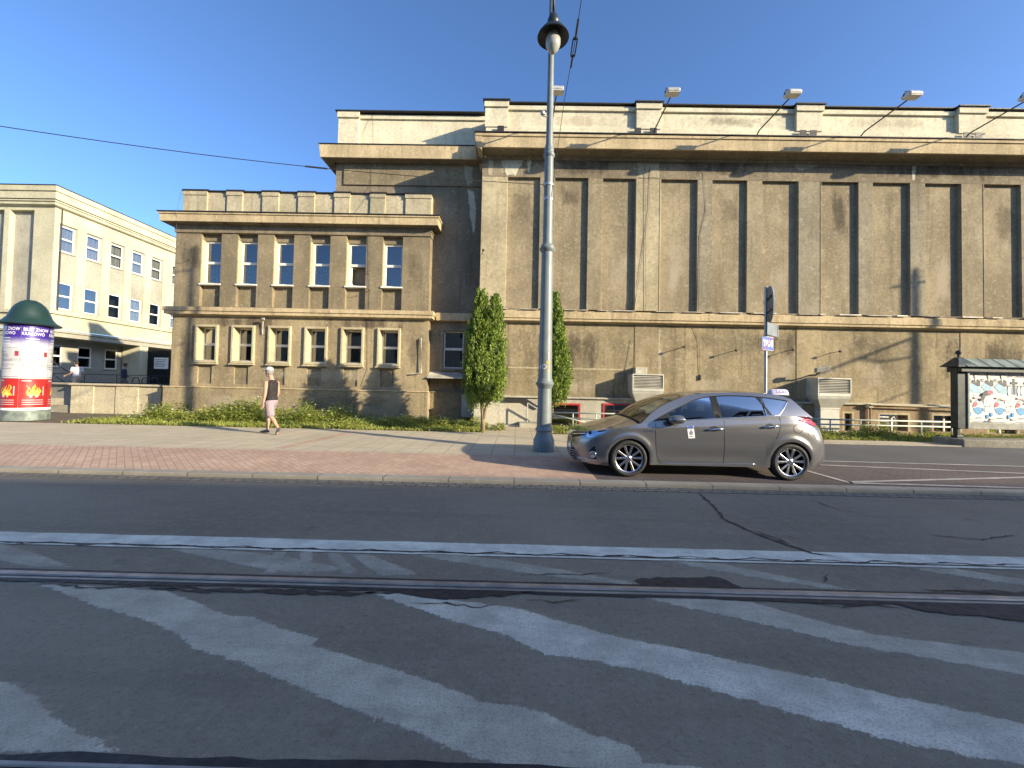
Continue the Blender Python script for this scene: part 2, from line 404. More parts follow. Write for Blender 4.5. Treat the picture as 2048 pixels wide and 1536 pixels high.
HATCH = [
 ([(60,1165),(330,1182),(400,1208),(452,1232),(510,1234),(560,1258),(640,1278),(622,1291),(740,1325),(860,1362),(960,1402),(1075,1420),(1180,1468),(1262,1492),(1290,1525),(1400,1535),(1500,1580),(1120,1580),(1015,1536),(900,1495),(820,1460),(700,1418),(600,1375),(480,1325),(390,1298),(345,1262),(300,1242),(200,1215),(110,1180)], P_grey),
 ([(-60,1345),(0,1363),(30,1370),(72,1393),(110,1440),(160,1465),(255,1506),(120,1503),(-120,1496)], P_grey),
 ([(750,1190),(800,1186),(870,1195),(1030,1216),(1130,1245),(1250,1278),(1370,1300),(1480,1325),(1600,1350),(1800,1395),(2048,1448),(2300,1500),(2300,1598),(2048,1530),(1800,1485),(1600,1430),(1450,1387),(1300,1345),(1150,1315),(1100,1312),(1010,1270),(900,1240)], P_pale),
 ([(1255,1189),(1500,1204),(1620,1238),(1750,1270),(1900,1288),(2048,1306),(2400,1365),(2400,1425),(2048,1350),(1850,1315),(1700,1290),(1550,1253),(1420,1225)], P_grey),
 ([(330,1097),(440,1100),(560,1112),(640,1127),(700,1140),(580,1146),(545,1142)], P_faint),
 ([(548,1104),(572,1104),(556,1146),(530,1146)], P_faint), ([(600,1104),(622,1104),(628,1148),(606,1148)], P_faint),
 ([(648,1106),(676,1106),(716,1146),(690,1148)], P_faint), ([(700,1108),(740,1110),(840,1150),(760,1152)], P_faint),
 ([(815,1108),(935,1112),(1080,1133),(1280,1168),(1240,1169),(1045,1146)], P_faint),
 ([(1320,1120),(1450,1130),(1590,1158),(1720,1182),(1660,1178),(1480,1150)], P_faint),
 ([(1810,1136),(1920,1140),(2048,1160),(2300,1196),(2300,1222),(2048,1172)], P_faint),
 ([(-60,1082),(0,1088),(70,1108),(150,1136),(60,1134),(-60,1108)], P_faint)]
def field(name, outline, z, m, inset=.05, step=.04):
    """worn paint as a fine mesh; attribute 'edge' is the distance inside the outline, and the rim dips just under the asphalt"""
    P = np.array([tuple(p) for p in outline]); A, B = P, np.roll(P, -1, 0); lo, hi = P.min(0)-.15, P.max(0)+.15
    nx, ny = int((hi[0]-lo[0])/step)+2, int((hi[1]-lo[1])/step)+2
    gx, gy = np.meshgrid(lo[0]+np.arange(nx)*step, lo[1]+np.arange(ny)*step); G = np.stack([gx.ravel(), gy.ravel()], 1)
    D = np.full(len(G), 9.); ins = np.zeros(len(G), bool)
    for a, b in zip(A, B):
        ab = b-a; t = np.clip(((G-a)@ab)/(ab@ab+1e-12), 0, 1); D = np.minimum(D, np.hypot(*(G-a-t[:, None]*ab).T))
        c = ((a[1] > G[:, 1]) != (b[1] > G[:, 1])); c &= G[:, 0] < (b[0]-a[0])*(G[:, 1]-a[1])/(b[1]-a[1]+1e-12)+a[0]; ins ^= c
    sd = np.where(ins, D, -D); e = np.clip(.35+sd/inset, 0, 1); keep = sd > -.11
    q = np.arange(nx*ny).reshape(ny, nx); Q = np.stack([q[:-1, :-1], q[:-1, 1:], q[1:, 1:], q[1:, :-1]], -1).reshape(-1, 4); Q = Q[keep[Q].any(1)]
    used, inv = np.unique(Q, return_inverse=True); V = np.concatenate([G[used], np.where(e[used] > .02, z, -.0015)[:, None]], 1)
    me = bpy.data.meshes.new(name); me.from_pydata(V.tolist(), [], inv.reshape(-1, 4).tolist()); me.materials.append(m)
    me.attributes.new('edge', 'FLOAT', 'POINT').data.foreach_set('value', e[used].astype(np.float32))
    o = bpy.data.objects.new(name, me); COL.objects.link(o); tag(o, kind='structure'); return o
for k, (pts, m) in enumerate(HATCH): field('road_marking', px_poly(pts), .0022+.0003*k, m)
paint('road_marking', [(-60, 3.575), (60, 3.575), (60, 3.785), (-60, 3.785)], .0045, P_white, .02, .25, .006)
paint('road_marking', [(-60, 3.515), (60, 3.515), (60, 3.548), (-60, 3.548)], .0045, P_white, .012, .25, .003)
def line_between(a, b, w, m, z=.066):
    a, b = gnd(*a, .062).xy, gnd(*b, .062).xy; t = (b-a).normalized(); n = Vector((-t.y, t.x))*w/2
    paint('road_marking', [a-n, b-n, b+n, a+n], z, m, .02, .2, .004)
for a, b in (((1600,938),(1704,967)), ((1700,966),(2120,978)), ((1704,964),(2120,953)), ((1640,930),(2120,950)), ((1640,922),(2120,935))): line_between(a, b, .09, P_lot)
# strip of red pavers crossing the slabs
a, b = gnd(700, 866, .06).xy, gnd(560, 896, .06).xy; t_ = (b-a).normalized(); n_ = Vector((-t_.y, t_.x))*.13
o = MB().poly([(*(a-n_), .064), (*(b-n_), .064), (*(b+n_), .064), (*(a+n_), .064)]).build('paver_strip', M['brickred']); tag(o, kind='structure')
# cracks ---------------------------------------------------------------------
def crack(pts, w, jit=.03):
    P = [gnd(x, y).xy for x, y in pts]; Q = []
    for a, b in zip(P, P[1:]):
        k = max(2, int((b-a).length/.05))
        Q += [a+(b-a)*j/k+Vector((random.uniform(-jit, jit), random.uniform(-jit, jit)))*.5 for j in range(k)]
    mb = MB(); L = []; Rr = []
    for i, q in enumerate(Q):
        t = (Q[min(i+1, len(Q)-1)]-Q[max(i-1, 0)]).normalized(); n = Vector((-t.y, t.x)); ww = w*random.uniform(.3, 1.5)*min(1, i/3+.1, (len(Q)-1-i)/3+.1)
        L.append((*(q+n*ww/2), .0065)); Rr.append((*(q-n*ww/2), .0065))
    mb.grid([L, Rr]); o = mb.build('road_crack', M['bitumen']); tag(o, kind='structure')
crack([(1395,985),(1430,1015),(1448,1040),(1490,1058),(1530,1075),(1580,1092),(1625,1108),(1690,1118)], .035)
crack([(1500,1060),(1545,1074),(1600,1098)], .03); crack([(1620,1000),(1680,1020),(1735,1030)], .02); crack([(1560,1068),(1620,1085)], .018)
crack([(1850,1070),(1960,1080),(2040,1070)], .015)
for x in range(0, 2048, 128):
    y0 = 1098+.0285*x/1.0*(1125-1082)/58*1.0
    yy = 1080+ (1127-1080)*x/2048 + 6
    crack([(x-20, yy-3), (x+50, yy+2), (x+100, yy-1), (x+150, yy+3)], .022, .02)
crack([(80,1168),(200,1178),(300,1172),(400,1186),(480,1182),(540,1190)], .02); crack([(820,1208),(880,1206),(960,1216),(1010,1210)], .014)
crack([(1050,1200),(1110,1205),(1180,1198)], .014); crack([(1600,1205),(1680,1215),(1760,1212),(1830,1222)], .02); crack([(1660,1150),(1640,1172)], .02)
crack([(1040,1148),(1150,1152),(1230,1146)], .012)
# tram rails -----------------------------------------------------------------
def wavy(x0, x1, ya, yb, z, amp_a, amp_b, name, m, step=.12):
    L, Rr = [], []; n = int((x1-x0)/step); va = vb = 0
    for i in range(n+1):
        x = x0+(x1-x0)*i/n; va = va*.7+random.uniform(-1, 1)*amp_a; vb = vb*.7+random.uniform(-1, 1)*amp_b
        L.append((x, ya+va, z)); Rr.append((x, yb+vb, z))
    o = MB().grid([L, Rr]).build(name, m); tag(o, kind='structure')
def rail(yh, sgn):
    """grooved tram rail: yh is the outer side of the head, sgn=-1 groove towards the camera"""
    wavy(-60, 60, yh-sgn*.035, yh-.003*sgn, .007, .004, 0, 'bitumen_seal', M['bitumen'])
    wavy(-60, 60, yh+sgn*.112, yh+sgn*.150, .007, 0, .010, 'bitumen_seal', M['bitumen'])
    mb = MB(); y = lambda d: yh+sgn*d
    prof = [(y(0), .0), (y(.004), .012), (y(.052), .014), (y(.058), .004), (y(.062), -.03), (y(.086), -.03), (y(.09), .004), (y(.094), .010), (y(.108), .010), (y(.112), .0)]
    mb.grid([[(-60, a, b) for a, b in prof], [(60, a, b) for a, b in prof]])
    mb.m = [1 if i in (3, 4, 5) else 0 for i in range(len(mb.m))]
    o = mb.build('tram_rail', [M['steel'], M['bitumen']]); tag(o, kind='structure')
rail(3.03, -1); rail(1.435, 1)
for pts in ([(760,1186),(880,1178),(1000,1180),(1075,1186),(1000,1192),(930,1200),(860,1196)], [(1270,1162),(1300,1158),(1435,1155),(1480,1176),(1400,1178),(1290,1176)], [(1790,1208),(1900,1212),(2080,1217),(2080,1246),(1960,1232),(1860,1226)], [(300,1176),(480,1180),(760,1186),(700,1192),(500,1186)], [(1840,1180),(1960,1188),(2100,1195),(2100,1188),(1960,1182)]):
    o = paint('bitumen_patch', px_poly(pts), .0075, M['bitumen'], .01, .06, .02)

# ================================================================== concert hall
YH = 15.4
hall = empty('concert_hall', (8, YH, 0), 'tall windowless ochre stucco hall with pilasters and a heavy cornice', 'building')
XL = X_(961, 500, YH); XR = 46.0
z_plinth = Z_(1300, 797, YH); z_bb = Z_(1300, 646, YH-.2); z_bt = Z_(1300, 625, YH-.2)
z_pb = z_bt+.10; z_pt = Z_(1300, 358, YH); z_ft = Z_(1300, 306, YH)
z_cb, z_cm, z_ct = Z_(1300, 308, 14.95), Z_(1300, 296.5, 14.75), Z_(1300, 273, 14.75)
z_gt = Z_(1300, 259, YH); z_pm, z_pp = Z_(1300, 222, YH), Z_(1300, 209, YH-.05)
# panels between pilasters: pixel edges read off the photograph, continued at the same rhythm to the right
edges = [(1013,1078),(1108,1174.5),(1204,1269.5),(1321,1394),(1424,1493.5),(1524,1595),(1643,1717),(1746,1820.5),(1851,1921),(1969,2043)]
pan = [(X_(a, 490, YH), X_(b, 490, YH)) for a, b in edges]
d3 = pan[9][0]-pan[6][0]
while pan[-1][1] < XR-3: pan.append((pan[-3][0]+d3, pan[-3][1]+d3))
wide = {3, 6, 9, 12, 15, 18, 21, 24}
DP = .125
MB().poly([(XL, YH+DP, z_pb), (XR, YH+DP, z_pb), (XR, YH+DP, z_pt), (XL, YH+DP, z_pt)]).build('panel_wall', M['wall'], hall)
prev = XL
for i, (a, b) in enumerate(pan+[(XR, XR)]):
    m = M['dress'] if i in (0, 3) else M[('pil', 'pil2')[i % 3 == 1 or i in (6, 8)]]
    mb = MB().box(prev, a, YH, YH+DP+.02, z_pb, z_pt-.001)
    if i in wide: mb.box(prev+.025, prev+.055, YH-.02, YH, z_pb, z_pt-.001); mb.box(a-.05, a-.02, YH-.012, YH, z_pb, z_pt-.001)
    mb.build('pilaster', m, hall, bevel=.008)
    if i < len(pan): MB().box(a+.02, b-.02, YH-.03, YH+DP, z_pb-.10, z_pb+.002).build('panel_sill', M['frieze'], hall, bevel=.01)
    prev = b
MB().box(XL, XR, YH-.004, YH+.5, z_pt, z_ft).build('frieze', M['frieze'], hall)
XC = X_(949, 285, 14.75)
mb = MB()
z_cb = z_cm-.10
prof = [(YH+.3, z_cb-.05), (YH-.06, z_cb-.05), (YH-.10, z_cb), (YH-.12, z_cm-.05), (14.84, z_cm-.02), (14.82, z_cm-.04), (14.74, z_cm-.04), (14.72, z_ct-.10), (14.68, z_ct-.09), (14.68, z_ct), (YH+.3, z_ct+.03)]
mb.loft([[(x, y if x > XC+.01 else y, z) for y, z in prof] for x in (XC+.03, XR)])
mb.m = [1 if i in (0, 1, 2, 3, 4, 9) else 0 for i in range(len(mb.m))]  # underside faces get the darker frieze stucco, shade put into the colour
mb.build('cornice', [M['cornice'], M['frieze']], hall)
MB().box(XC, XR, 14.65, YH+.2, z_ct+.035, z_ct+.065).build('cornice_flashing', M['flash'], hall)
MB().box(XL+.1, XR, YH-.12, YH+.1, z_ct+.065, z_ct+.065+(z_gt-z_ct-.065)*.6).build('gutter', M['gutter'], hall)
MB().box(XL+.1, XR, YH-.02, YH+.2, z_ct+.0651+(z_gt-z_ct-.065)*.6, z_gt).build('parapet_foot', M['parapet'], hall)
for p0 in (1000, 1272, 1303, 1600, 1620, 1925, 1948):
    x = X_(p0, 265, YH); MB().box(x-.1, x+.16, YH-.135, YH-.12, z_ct+.08, z_gt-.02).build('scupper', M['flash'], hall)
XPL = X_(972, 240, YH+.1)
MB().box(XPL, XR, YH+.10, YH+.6, z_gt, z_pp).build('parapet', M['parapet'], hall)
mb = MB(); mb.box(XPL, XR, YH+.02, YH+.10, z_pm, z_pp-.05); mb.box(XPL, XR, YH+.05, YH+.098, z_gt, z_gt+.10)
mb.build('parapet_moulding', M['parapet'], hall, bevel=.012)
piers = [(970,1016),(1272,1321),(1591,1643),(1914,1969)]
pw = [(X_(a, 240, YH), X_(b, 240, YH)) for a, b in piers]
while pw[-1][1] < XR-7: pw.append((pw[-1][0]+6.22, pw[-1][1]+6.22))
for a, b in pw:
    MB().box(a, b, YH-.06, YH+.62, z_gt-.01, z_pp+.03).box(a-.03, b+.03, YH-.12, YH-.06, z_pm+.02, z_pp+.03).build('parapet_pier', M['parapet'], hall, bevel=.01)
mb = MB().box(XPL-.1, XR, YH-.03, YH+.7, z_pp+.032, z_pp+.07)
for a, b in pw: mb.box(a-.08, b+.08, YH-.18, YH-.03, z_pp+.034, z_pp+.075)
mb.build('parapet_capping', M['flash'], hall)
# string course
mb = MB().loft([[(x, y, z) for y, z in [(YH+.2, z_bb-.05), (YH-.05, z_bb-.05), (YH-.08, z_bb), (YH-.21, z_bb+.01), (YH-.21, z_bb+.09), (YH-.25, z_bb+.11), (YH-.25, z_bt-.05), (YH-.19, z_bt-.02), (YH-.19, z_bt), (YH+.2, z_bt+.02)]] for x in (XL-.10, XR)])
mb.build('string_course', M['cornice'], hall)
mb = MB(); x = XL
while x < XR:                                          # flaking lead on the string course
    w = random.uniform(.2, .9); MB().box(x, x+w, YH-.27, YH-.05, z_bt+.022, z_bt+.022+random.uniform(.012, .04)).build('lead_flashing', M['gutter'], hall); x += w+random.uniform(.05, .9)
# lower wall with shallow field lines
MB().box(XL, XR, YH+.004, YH+.6, z_plinth, z_bb-.052).build('lower_wall', M['lower'], hall)
for a in pan[3::3]:
    MB().box(a[0]-.95, a[0]-.03, YH-.012, YH+.01, z_plinth+.12, z_bb-.06).build('lower_pilaster', M['winglow'], hall)
MB().box(X_(1014,700,YH), X_(1246,700,YH), YH-.006, YH+.01, Z_(1100,735,YH), Z_(1100,738,YH)).build('render_joint', M['trim'], hall)
XPW = X_(1600, 830, YH)
zled = z_plinth
MB().box(XL-.15, XR, YH-.20, YH+.2, zled-.07, zled).build('plinth_ledge', M['plinthw'], hall, bevel=.015)
def holes_px(lst, Y): return [(X_(a, c, Y), X_(b, c, Y), Z_((a+b)/2, d, Y), Z_((a+b)/2, c, Y)) for a, b, c, d in lst]
YP = YH-.12
hb = holes_px([(1100,1157,810,858),(1209,1290,811,858)], YP); hr = holes_px([(1686,1709,823,862),(1757,1821,826,862),(1865,1925,828,864),(1976,2040,832,868)], YP)
MB().wall(XL-.1, XPW, -.1, zled-.07, YP, .3, hb).poly([(XL-.1,YP,-.1),(XL-.1,YP,zled-.07),(XL-.1,YH+.3,zled-.07),(XL-.1,YH+.3,-.1)]).build('white_plinth', M['plinthw'], hall)
MB().wall(XPW, XR, -.1, zled-.07, YP+.02, .28, hr).build('brown_plinth', M['plinthb'], hall)
M['redpaint'] = plain('red_frame_paint', (.42, .035, .03), .5)
def basement_window(h, framemat, y, red, k):
    a, b, c, d = h
    w = MB(); t = .07
    w.box(a-(t if red else 0), a+(0 if red else t), y-.03, y+.03, c, d+(t if red else 0)); w.box(b-(0 if red else t), b+(t if red else 0), y-.03, y+.03, c, d+(t if red else 0)); w.box(a+(0 if red else t), b-(0 if red else t), y-.03, y+.03, d-(0 if red else t), d+(t if red else 0))
    o = w.build('basement_window', framemat, hall)
    g = MB().poly([(a, y+.2, c), (b, y+.2, c), (b, y+.2, d), (a, y+.2, d)]).build('pane', M['glass'], o)
    MB().poly([(a, y+.5, c-.2), (b, y+.5, c-.2), (b, y+.5, d), (a, y+.5, d)]).build('dark_interior', M['room'], o)
    if not red:
        MB().box(a+(b-a)*.55, a+(b-a)*.60, y+.15, y+.19, c, d).build('mullion', M['white'], o)
for k, h in enumerate(hb): basement_window(h, M['redpaint'], YP, True, k)
for k, h in enumerate(hr): basement_window(h, M['trim'], YP+.05, False, k)
# a corner return so the hall has depth and a roof
MB().box(XL, XR, YH+.62, 40, z_plinth, z_gt).build('hall_block', M['wall'], hall)
MB().poly([(XL, YH, -.1), (XL, 40, -.1), (XL, 40, z_ft), (XL, YH, z_ft)]).build('side_wall', M['frieze'], hall)
mb = MB().loft([[(x, y, z) for x, z in [(XL+.02, z_cb-.05), (XC+.12, z_cb+.02), (XC+.07, z_cm), (XC+.0, z_ct), (XL+.02, z_ct+.03)]] for y in (14.70, 17.2)])
mb.build('cornice_return', M['cornice'], hall)
MB().poly([(XPL, YH+.12, z_gt), (XPL, 40, z_gt), (XPL, 40, z_pp), (XPL, YH+.12, z_pp)]).build('parapet_return', M['parapet'], hall)
# pipes, hooks, wires on the hall front
def wire(parent, pts, r=.006, name='cable', m=None): return MB().tube(pts, r, 6).build(name, m or M['wire'], parent, smooth=True)
def on(x, y, Y): return at(x, y, Y)
wire(hall, [on(1322,318,YH-.02), on(1385,330,YH-.02), on(1408,345,YH-.03), on(1412,420,YH-.02), on(1400,470,YH-.02), on(1397,620,YH-.03)], .0065)
wire(hall, [on(1300,330,YH-.02), on(1298,420,YH-.03), on(1283,520,YH-.03), on(1268,622,YH-.03)], .0065)
wire(hall, [on(1290,330,YH-.03), on(1292,620,YH-.04)], .0065)
wire(hall, [on(965,312,YH-.03), on(1200,322,YH-.05), on(1500,331,YH-.05), on(1800,338,YH-.05), on(2100,345,YH-.05)], .0065)
wire(hall, [on(1262,680,YH-.02), on(1250,750,YH-.02), on(1244,800,YH-.2)], .0065)
for p in ((1395,668),(1402,740)): pass
wire(hall, [on(1386,655,YH-.02), on(1398,680,YH-.03), on(1400,760,YH-.02)], .0065)
mb = MB(); h0 = on(1400, 757, YH-.03); mb.box(h0.x-.02, h0.x+.03, YH-.06, YH, h0.z-.06, h0.z+.14); mb.build('junction_box', M['cable'], hall)
M['pigeon'] = plain('rusty_bracket', (.045, .035, .03), .7)
for (x, y) in ((1357,697),(1459,704),(1570,703),(1662,706),(968,326),(1170,312),(1463,312),(1558,318),(965,508)):
    c = on(x, y, YH)
    MB().tube([(c.x, YH+.01, c.z), (c.x, YH-.18, c.z+.01), (c.x+.05, YH-.34, c.z+.03)], .013, 6).lathe([(.02, -.045), (.045, -.03), (.045, .03), (.02, .045)], (c.x+.06, YH-.36, c.z+.03), 8, axis='X').build('wall_hook', M['pigeon'], hall)
c = on(1277, 742, YH); MB().box(c.x-.22, c.x+.22, YH-.35, YH, c.z-.12, c.z+.13).build('alarm_box', M['plinthw'], hall, bevel=.01)
c = on(1735, 812, YP); mb = MB().box(c.x-.09, c.x+.09, YP-.16, YP+.02, c.z-.06, c.z+.09); mb.build('cable_box', M['plinthw'], hall, bevel=.01)
mb = MB()
for dx in (-.06, .05): mb.tube([(c.x+dx, YP-.06, c.z), (c.x+dx, YP-.06, .05)], .03, 8)
mb.build('drain_pipe', M['plinthb'], hall)
MB().tube([on(1741,809,YP-.2), on(1921,816,YP-.2), on(2120,824,YP-.2)], .03, 8).build('conduit', M['trim'], hall)
# loading ramp beside the lamp post
mb = MB().prism([on(1010,797,YP-.1), on(1052,797,YP-.1), on(1076,812,YP-.1), on(1076,818,YP-.1), on(1050,803,YP-.1), on(1010,803,YP-.1)], (0, .1, 0)); mb.build('sloping_ledge', M['flash'], hall)
c = on(1062, 846, 14.4); MB().box(c.x-.42, c.x+.38, 14.35, 15.26, .0, .20).build('doorstep', M['plinthw'], hall, bevel=.015)
o = hall
# handrail on the ramp wall
c1, c2 = on(1055, 806, 14.9), on(1100, 832, 14.9)
mb = MB().tube([c1, c2], .025, 8).tube([c1, (c1.x, c1.y, .06)], .022, 8).tube([c2, (c2.x, c2.y, .06)], .022, 8); o = mb.build('handrail', M['galv'], at=(c1.x, c1.y, .06)); tag(o, 'short sloping grey handrail against the white plinth behind the lamp post', 'handrail')

# patches of bared and bleached render
def plaster_patch(parent, pts, Y, m, jit=.03):
    P = [at(x, y, Y) for x, y in pts]; Q = []
    for a, b in zip(P, P[1:]+P[:1]):
        k = max(2, int((b-a).length/.08)); Q += [(a+(b-a)*j/k) + Vector((random.uniform(-jit, jit), 0, random.uniform(-jit, jit))) for j in range(k)]
    MB().poly([(q.x, Y, q.z) for q in Q]).build('plaster_patch', m, parent)
M['bare'] = stucco('bared_render', (.62, .56, .42), (.52, .46, .34), streak=.3, blotch=.5)
M['pale2'] = stucco('bleached_render', (.46, .39, .27), (.38, .31, .20), streak=.5, blotch=.6)
M['grime'] = stucco('grimy_render', (.20, .16, .11), (.15, .12, .085), streak=.5, blotch=.6)
for pts, m in (([(1004,318),(1046,316),(1044,330),(1036,340),(1032,350),(1014,350),(1010,338),(1004,330)], 'bare'), ([(978,315),(988,318),(984,350),(976,350)], 'pale2'), ([(1056,318),(1062,318),(1060,345),(1054,340)], 'bare'),
               ([(1275,318),(1318,322),(1320,355),(1275,355)], 'pale2'), ([(1590,322),(1640,318),(1652,326),(1630,334),(1600,342),(1588,332)], 'pale2'), ([(1824,322),(1832,322),(1830,360),(1825,360)], 'bare')): plaster_patch(hall, pts, YH-.0065, M[m])
for pts in ([(1275,660),(1320,660),(1322,745),(1318,790),(1276,790)],): plaster_patch(hall, pts, YH+.0015, M['pale2'])

def soft_stain(parent, x0, x1, y0, y1, Y, m):
    a, b = at(x0, y0, Y), at(x1, y1, Y); nx, nz = 14, 10; V = []; E_ = []
    for j in range(nz+1):
        for i in range(nx+1):
            u, v = i/nx, j/nz; V.append((a.x+(b.x-a.x)*u, Y, b.z+(a.z-b.z)*v)); E_.append(min(1, 2.6*min(u, 1-u, v, 1-v))**.8*1.0-.25)
    me = bpy.data.meshes.new('stain'); me.from_pydata(V, [], [(j*(nx+1)+i, j*(nx+1)+i+1, (j+1)*(nx+1)+i+1, (j+1)*(nx+1)+i) for j in range(nz) for i in range(nx)]); me.materials.append(m)
    me.attributes.new('edge', 'FLOAT', 'POINT').data.foreach_set('value', E_)
    o = bpy.data.objects.new('stain', me); COL.objects.link(o); o.parent = parent; me.transform(Matrix.Translation(-Vector(parent.location)))
for (x0, x1, y0, y1, m) in ((990,1260,640,760,'soot'), (1290,1460,640,735,'sootb'), (1425,1640,645,730,'soot'), (1660,1830,645,770,'sootb'), (1800,2200,650,790,'soot'), (1000,1260,745,800,'bleach'), (1330,1500,740,800,'bleach'), (1500,1620,690,790,'bleach'), (1700,1800,700,800,'bleach')): soft_stain(hall, x0, x1, y0, y1, YH+.0020, M[m])
for (x0, x1, y0, y1, m) in ((1060,1280,310,362,'soot'), (1320,1560,312,362,'soot'), (1650,2080,318,368,'soot'), (970,1060,314,360,'bleach')): soft_stain(hall, x0, x1, y0, y1, YH-.0062, M[m])
for (x0, x1, y0, y1, m) in ((1010,1075,355,470,'sootb'), (1110,1175,360,430,'soot'), (1322,1392,440,625,'bleach'), (1424,1492,362,470,'sootb'), (1525,1592,500,630,'bleach'), (1645,1715,362,500,'soot'), (1748,1818,365,450,'sootb'), (1852,1920,480,640,'bleach'), (1970,2042,370,520,'sootb'), (1206,1268,480,620,'bleach')): soft_stain(hall, x0, x1, y0, y1, YH+DP-.0025, M[m])
for (x0, x1, y0, y1, m) in ((1060,1270,224,262,'bleach'), (1330,1590,226,262,'sootb'), (1650,1915,228,264,'bleach')): soft_stain(hall, x0, x1, y0, y1, YH+.0975, M[m])

# floodlights on arms ----------------------------------------------------------
fl_x = [(1085, 'floodlight on a bracket arm partly hidden by the street lamp'), (1300, 'floodlight on a short steep arm, first one right of the street lamp'), (1505, 'floodlight on a bracket arm above the round sign and air duct bays'), (1715, 'floodlight on a long slanting arm, second from the right edge'), (1925, 'floodlight on the arm cut off by the right edge of the photo')]
M['lampgrey'] = plain('floodlight_housing', (.50, .48, .43), .45, .3, vary=.2)
def floodlight():
    r = empty('floodlight', (0, 0, 0)); ar = MB().tube([(0, .25, -.12), (0, 0, 0), (0, -1.66, .02), (0, -1.72, .06)], .024, 8).build('arm', M['dkiron'], r)
    MB().tube([(-.12, -1.62, .06), (-.22, -1.70, .12), (-.20, -1.75, .22), (.18, -1.75, .22), (.22, -1.72, .10)], .016, 6).build('bracket', M['dkiron'], r)
    mb = MB(); prof = [(-1.94, -.03), (-1.94, .06), (-1.88, .13), (-1.68, .15), (-1.58, .09), (-1.58, .0), (-1.64, -.04)]
    mb.prism([(-.20, y, z+.04) for y, z in prof], (.42, 0, 0)); mb.build('housing', M['lampgrey'], r, bevel=.03)
    mb = MB().prism([(-.16, y, z) for y, z in [(-1.92, -.012), (-1.66, -.012), (-1.66, .004), (-1.92, .004)]], (.38, 0, 0)); mb.build('lens', M['white'], r)
    return r
zb = Z_(1300, 257, 14.98)
fl0 = None
for i, (x, lab) in enumerate(fl_x):
    if fl0 is None: fl0 = o = floodlight()
    else: o = copy_tree(fl0)
    o.location = (1.14+3.935*i, 14.98, zb+.0); o.rotation_euler = (0, 0, R((.8, -1.5, .5, 1.2, -.5)[i])); tag(o, lab, 'floodlight', 'floodlights along the hall cornice')

# air ducts ---------------------------------------------------------------------
M['duct'] = plain('painted_duct_metal', (.52, .50, .42), .5, .1, vary=.12, scale=3)
def duct(x0, x1, ytop, ymid, ybot, lab, neck):
    Yf = YH-.62; a, b = X_(x0, ytop, Yf), X_(x1, ytop, Yf); zt, zm, zb_ = Z_((x0+x1)/2, ytop, Yf), Z_((x0+x1)/2, ymid, Yf), Z_((x0+x1)/2, ybot, Yf)
    r = empty('air_duct', ((a+b)/2, YH-.2, zt-.5), lab, 'air duct', 'air ducts on the hall plinth')
    w = b-a
    mb = MB(); mb.box(a, a+.04, Yf, YH+.0, zm, zt); mb.box(b-.04, b, Yf, YH, zm, zt); mb.box(a+.04, b-.04, Yf, YH, zt-.05, zt); mb.box(a+.04, b-.04, Yf, YH, zm, zm+.12); mb.box(a+.041, b-.041, Yf+.15, YH-.01, zm+.12, zt-.05, 1)
    mb.build('intake_box', [M['duct'], M['room']], r, bevel=.008)
    mb = MB(); n = 8
    for k in range(n):
        z = zm+.14+(zt-.07-zm-.14)*(k+.5)/n; mb.prism([(a+.045, Yf+.005, z-.022), (a+.045, Yf+.02, z-.026), (a+.045, Yf+.09, z+.018), (a+.045, Yf+.075, z+.022)], (w-.09, 0, 0))
    mb.build('louvre', M['duct'], r)
    m_ = (a+b)/2; q = neck/2
    zz = zb_+.0
    ring = lambda hw, y0, z: [(m_-hw, y0, z), (m_+hw, y0, z), (m_+hw, YH-.02, z), (m_-hw, YH-.02, z)]
    mb = MB().loft([ring(w/2-.01, Yf+.012, zm-.002), ring(w/2-.02, Yf+.03, zm-.08), ring(q, Yf+.22, zz), ring(q, Yf+.22, -.02)]); mb.build('hopper', M['duct'], r, bevel=.006)
    MB().box(m_-q-.02, m_+q+.02, Yf+.2, YH-.1, zz-.03, zz+.01).build('flange', M['duct'], r)
duct(1265, 1328, 748, 783, 812, 'grey louvred air duct beside the white alarm box, left of the taxi roof', .62)
duct(1636, 1703, 756, 793, 817, 'grey louvred air duct below the security camera, right of the taxi', .70)
# security camera
c = on(1640, 741, YH-.5)
r = empty('security_camera', (c.x, YH, c.z), 'pale boxy security camera on the wall above the right air duct', 'camera')
MB().prism([(c.x-.20, YH-.60, c.z-.09), (c.x-.20, YH-.48, c.z-.09), (c.x-.20, YH-.46, c.z+.05), (c.x-.20, YH-.54, c.z+.09), (c.x-.20, YH-.62, c.z+.05)], (.42, -.1, .08)).build('housing', M['plinthw'], r, bevel=.01)
MB().tube([(c.x-.02, YH, c.z-.16), (c.x-.02, YH-.3, c.z-.16), (c.x, YH-.52, c.z-.04)], .03, 8).build('bracket', M['dkiron'], r)

# railings
M['railpaint'] = plain('pale_green_rail_paint', (.50, .52, .44), .5, vary=.15)
def railing(x0, x1, y, zs, n, lab, brace=False):
    r = empty('railing', (x0, y, .05), lab, 'railing', 'pipe railings in front of the basement windows')
    for z in zs: MB().tube([(x0, y, z), (x1, y, z)], .028, 8).build('rail', M['railpaint'], r, smooth=True)
    for k in range(n):
        x = x0+(x1-x0)*k/(n-1); MB().tube([(x, y, .0), (x, y, zs[0]-.02)], .025, 8).build('post', M['railpaint'], r, smooth=True)
    if brace:
        MB().tube([(x0+.05, y-.3, zs[0]-.05), (x0+1.9, y-.35, .15)], .026, 8).build('stair_rail', M['railpaint'], r, smooth=True)
YR = 14.45
railing(X_(1100, 826, YR), X_(1330, 830, YR), YR, (Z_(1200, 827, YR), Z_(1200, 838, YR)), 6, 'pale pipe railing with a slanting stair rail in front of the red framed windows', True)
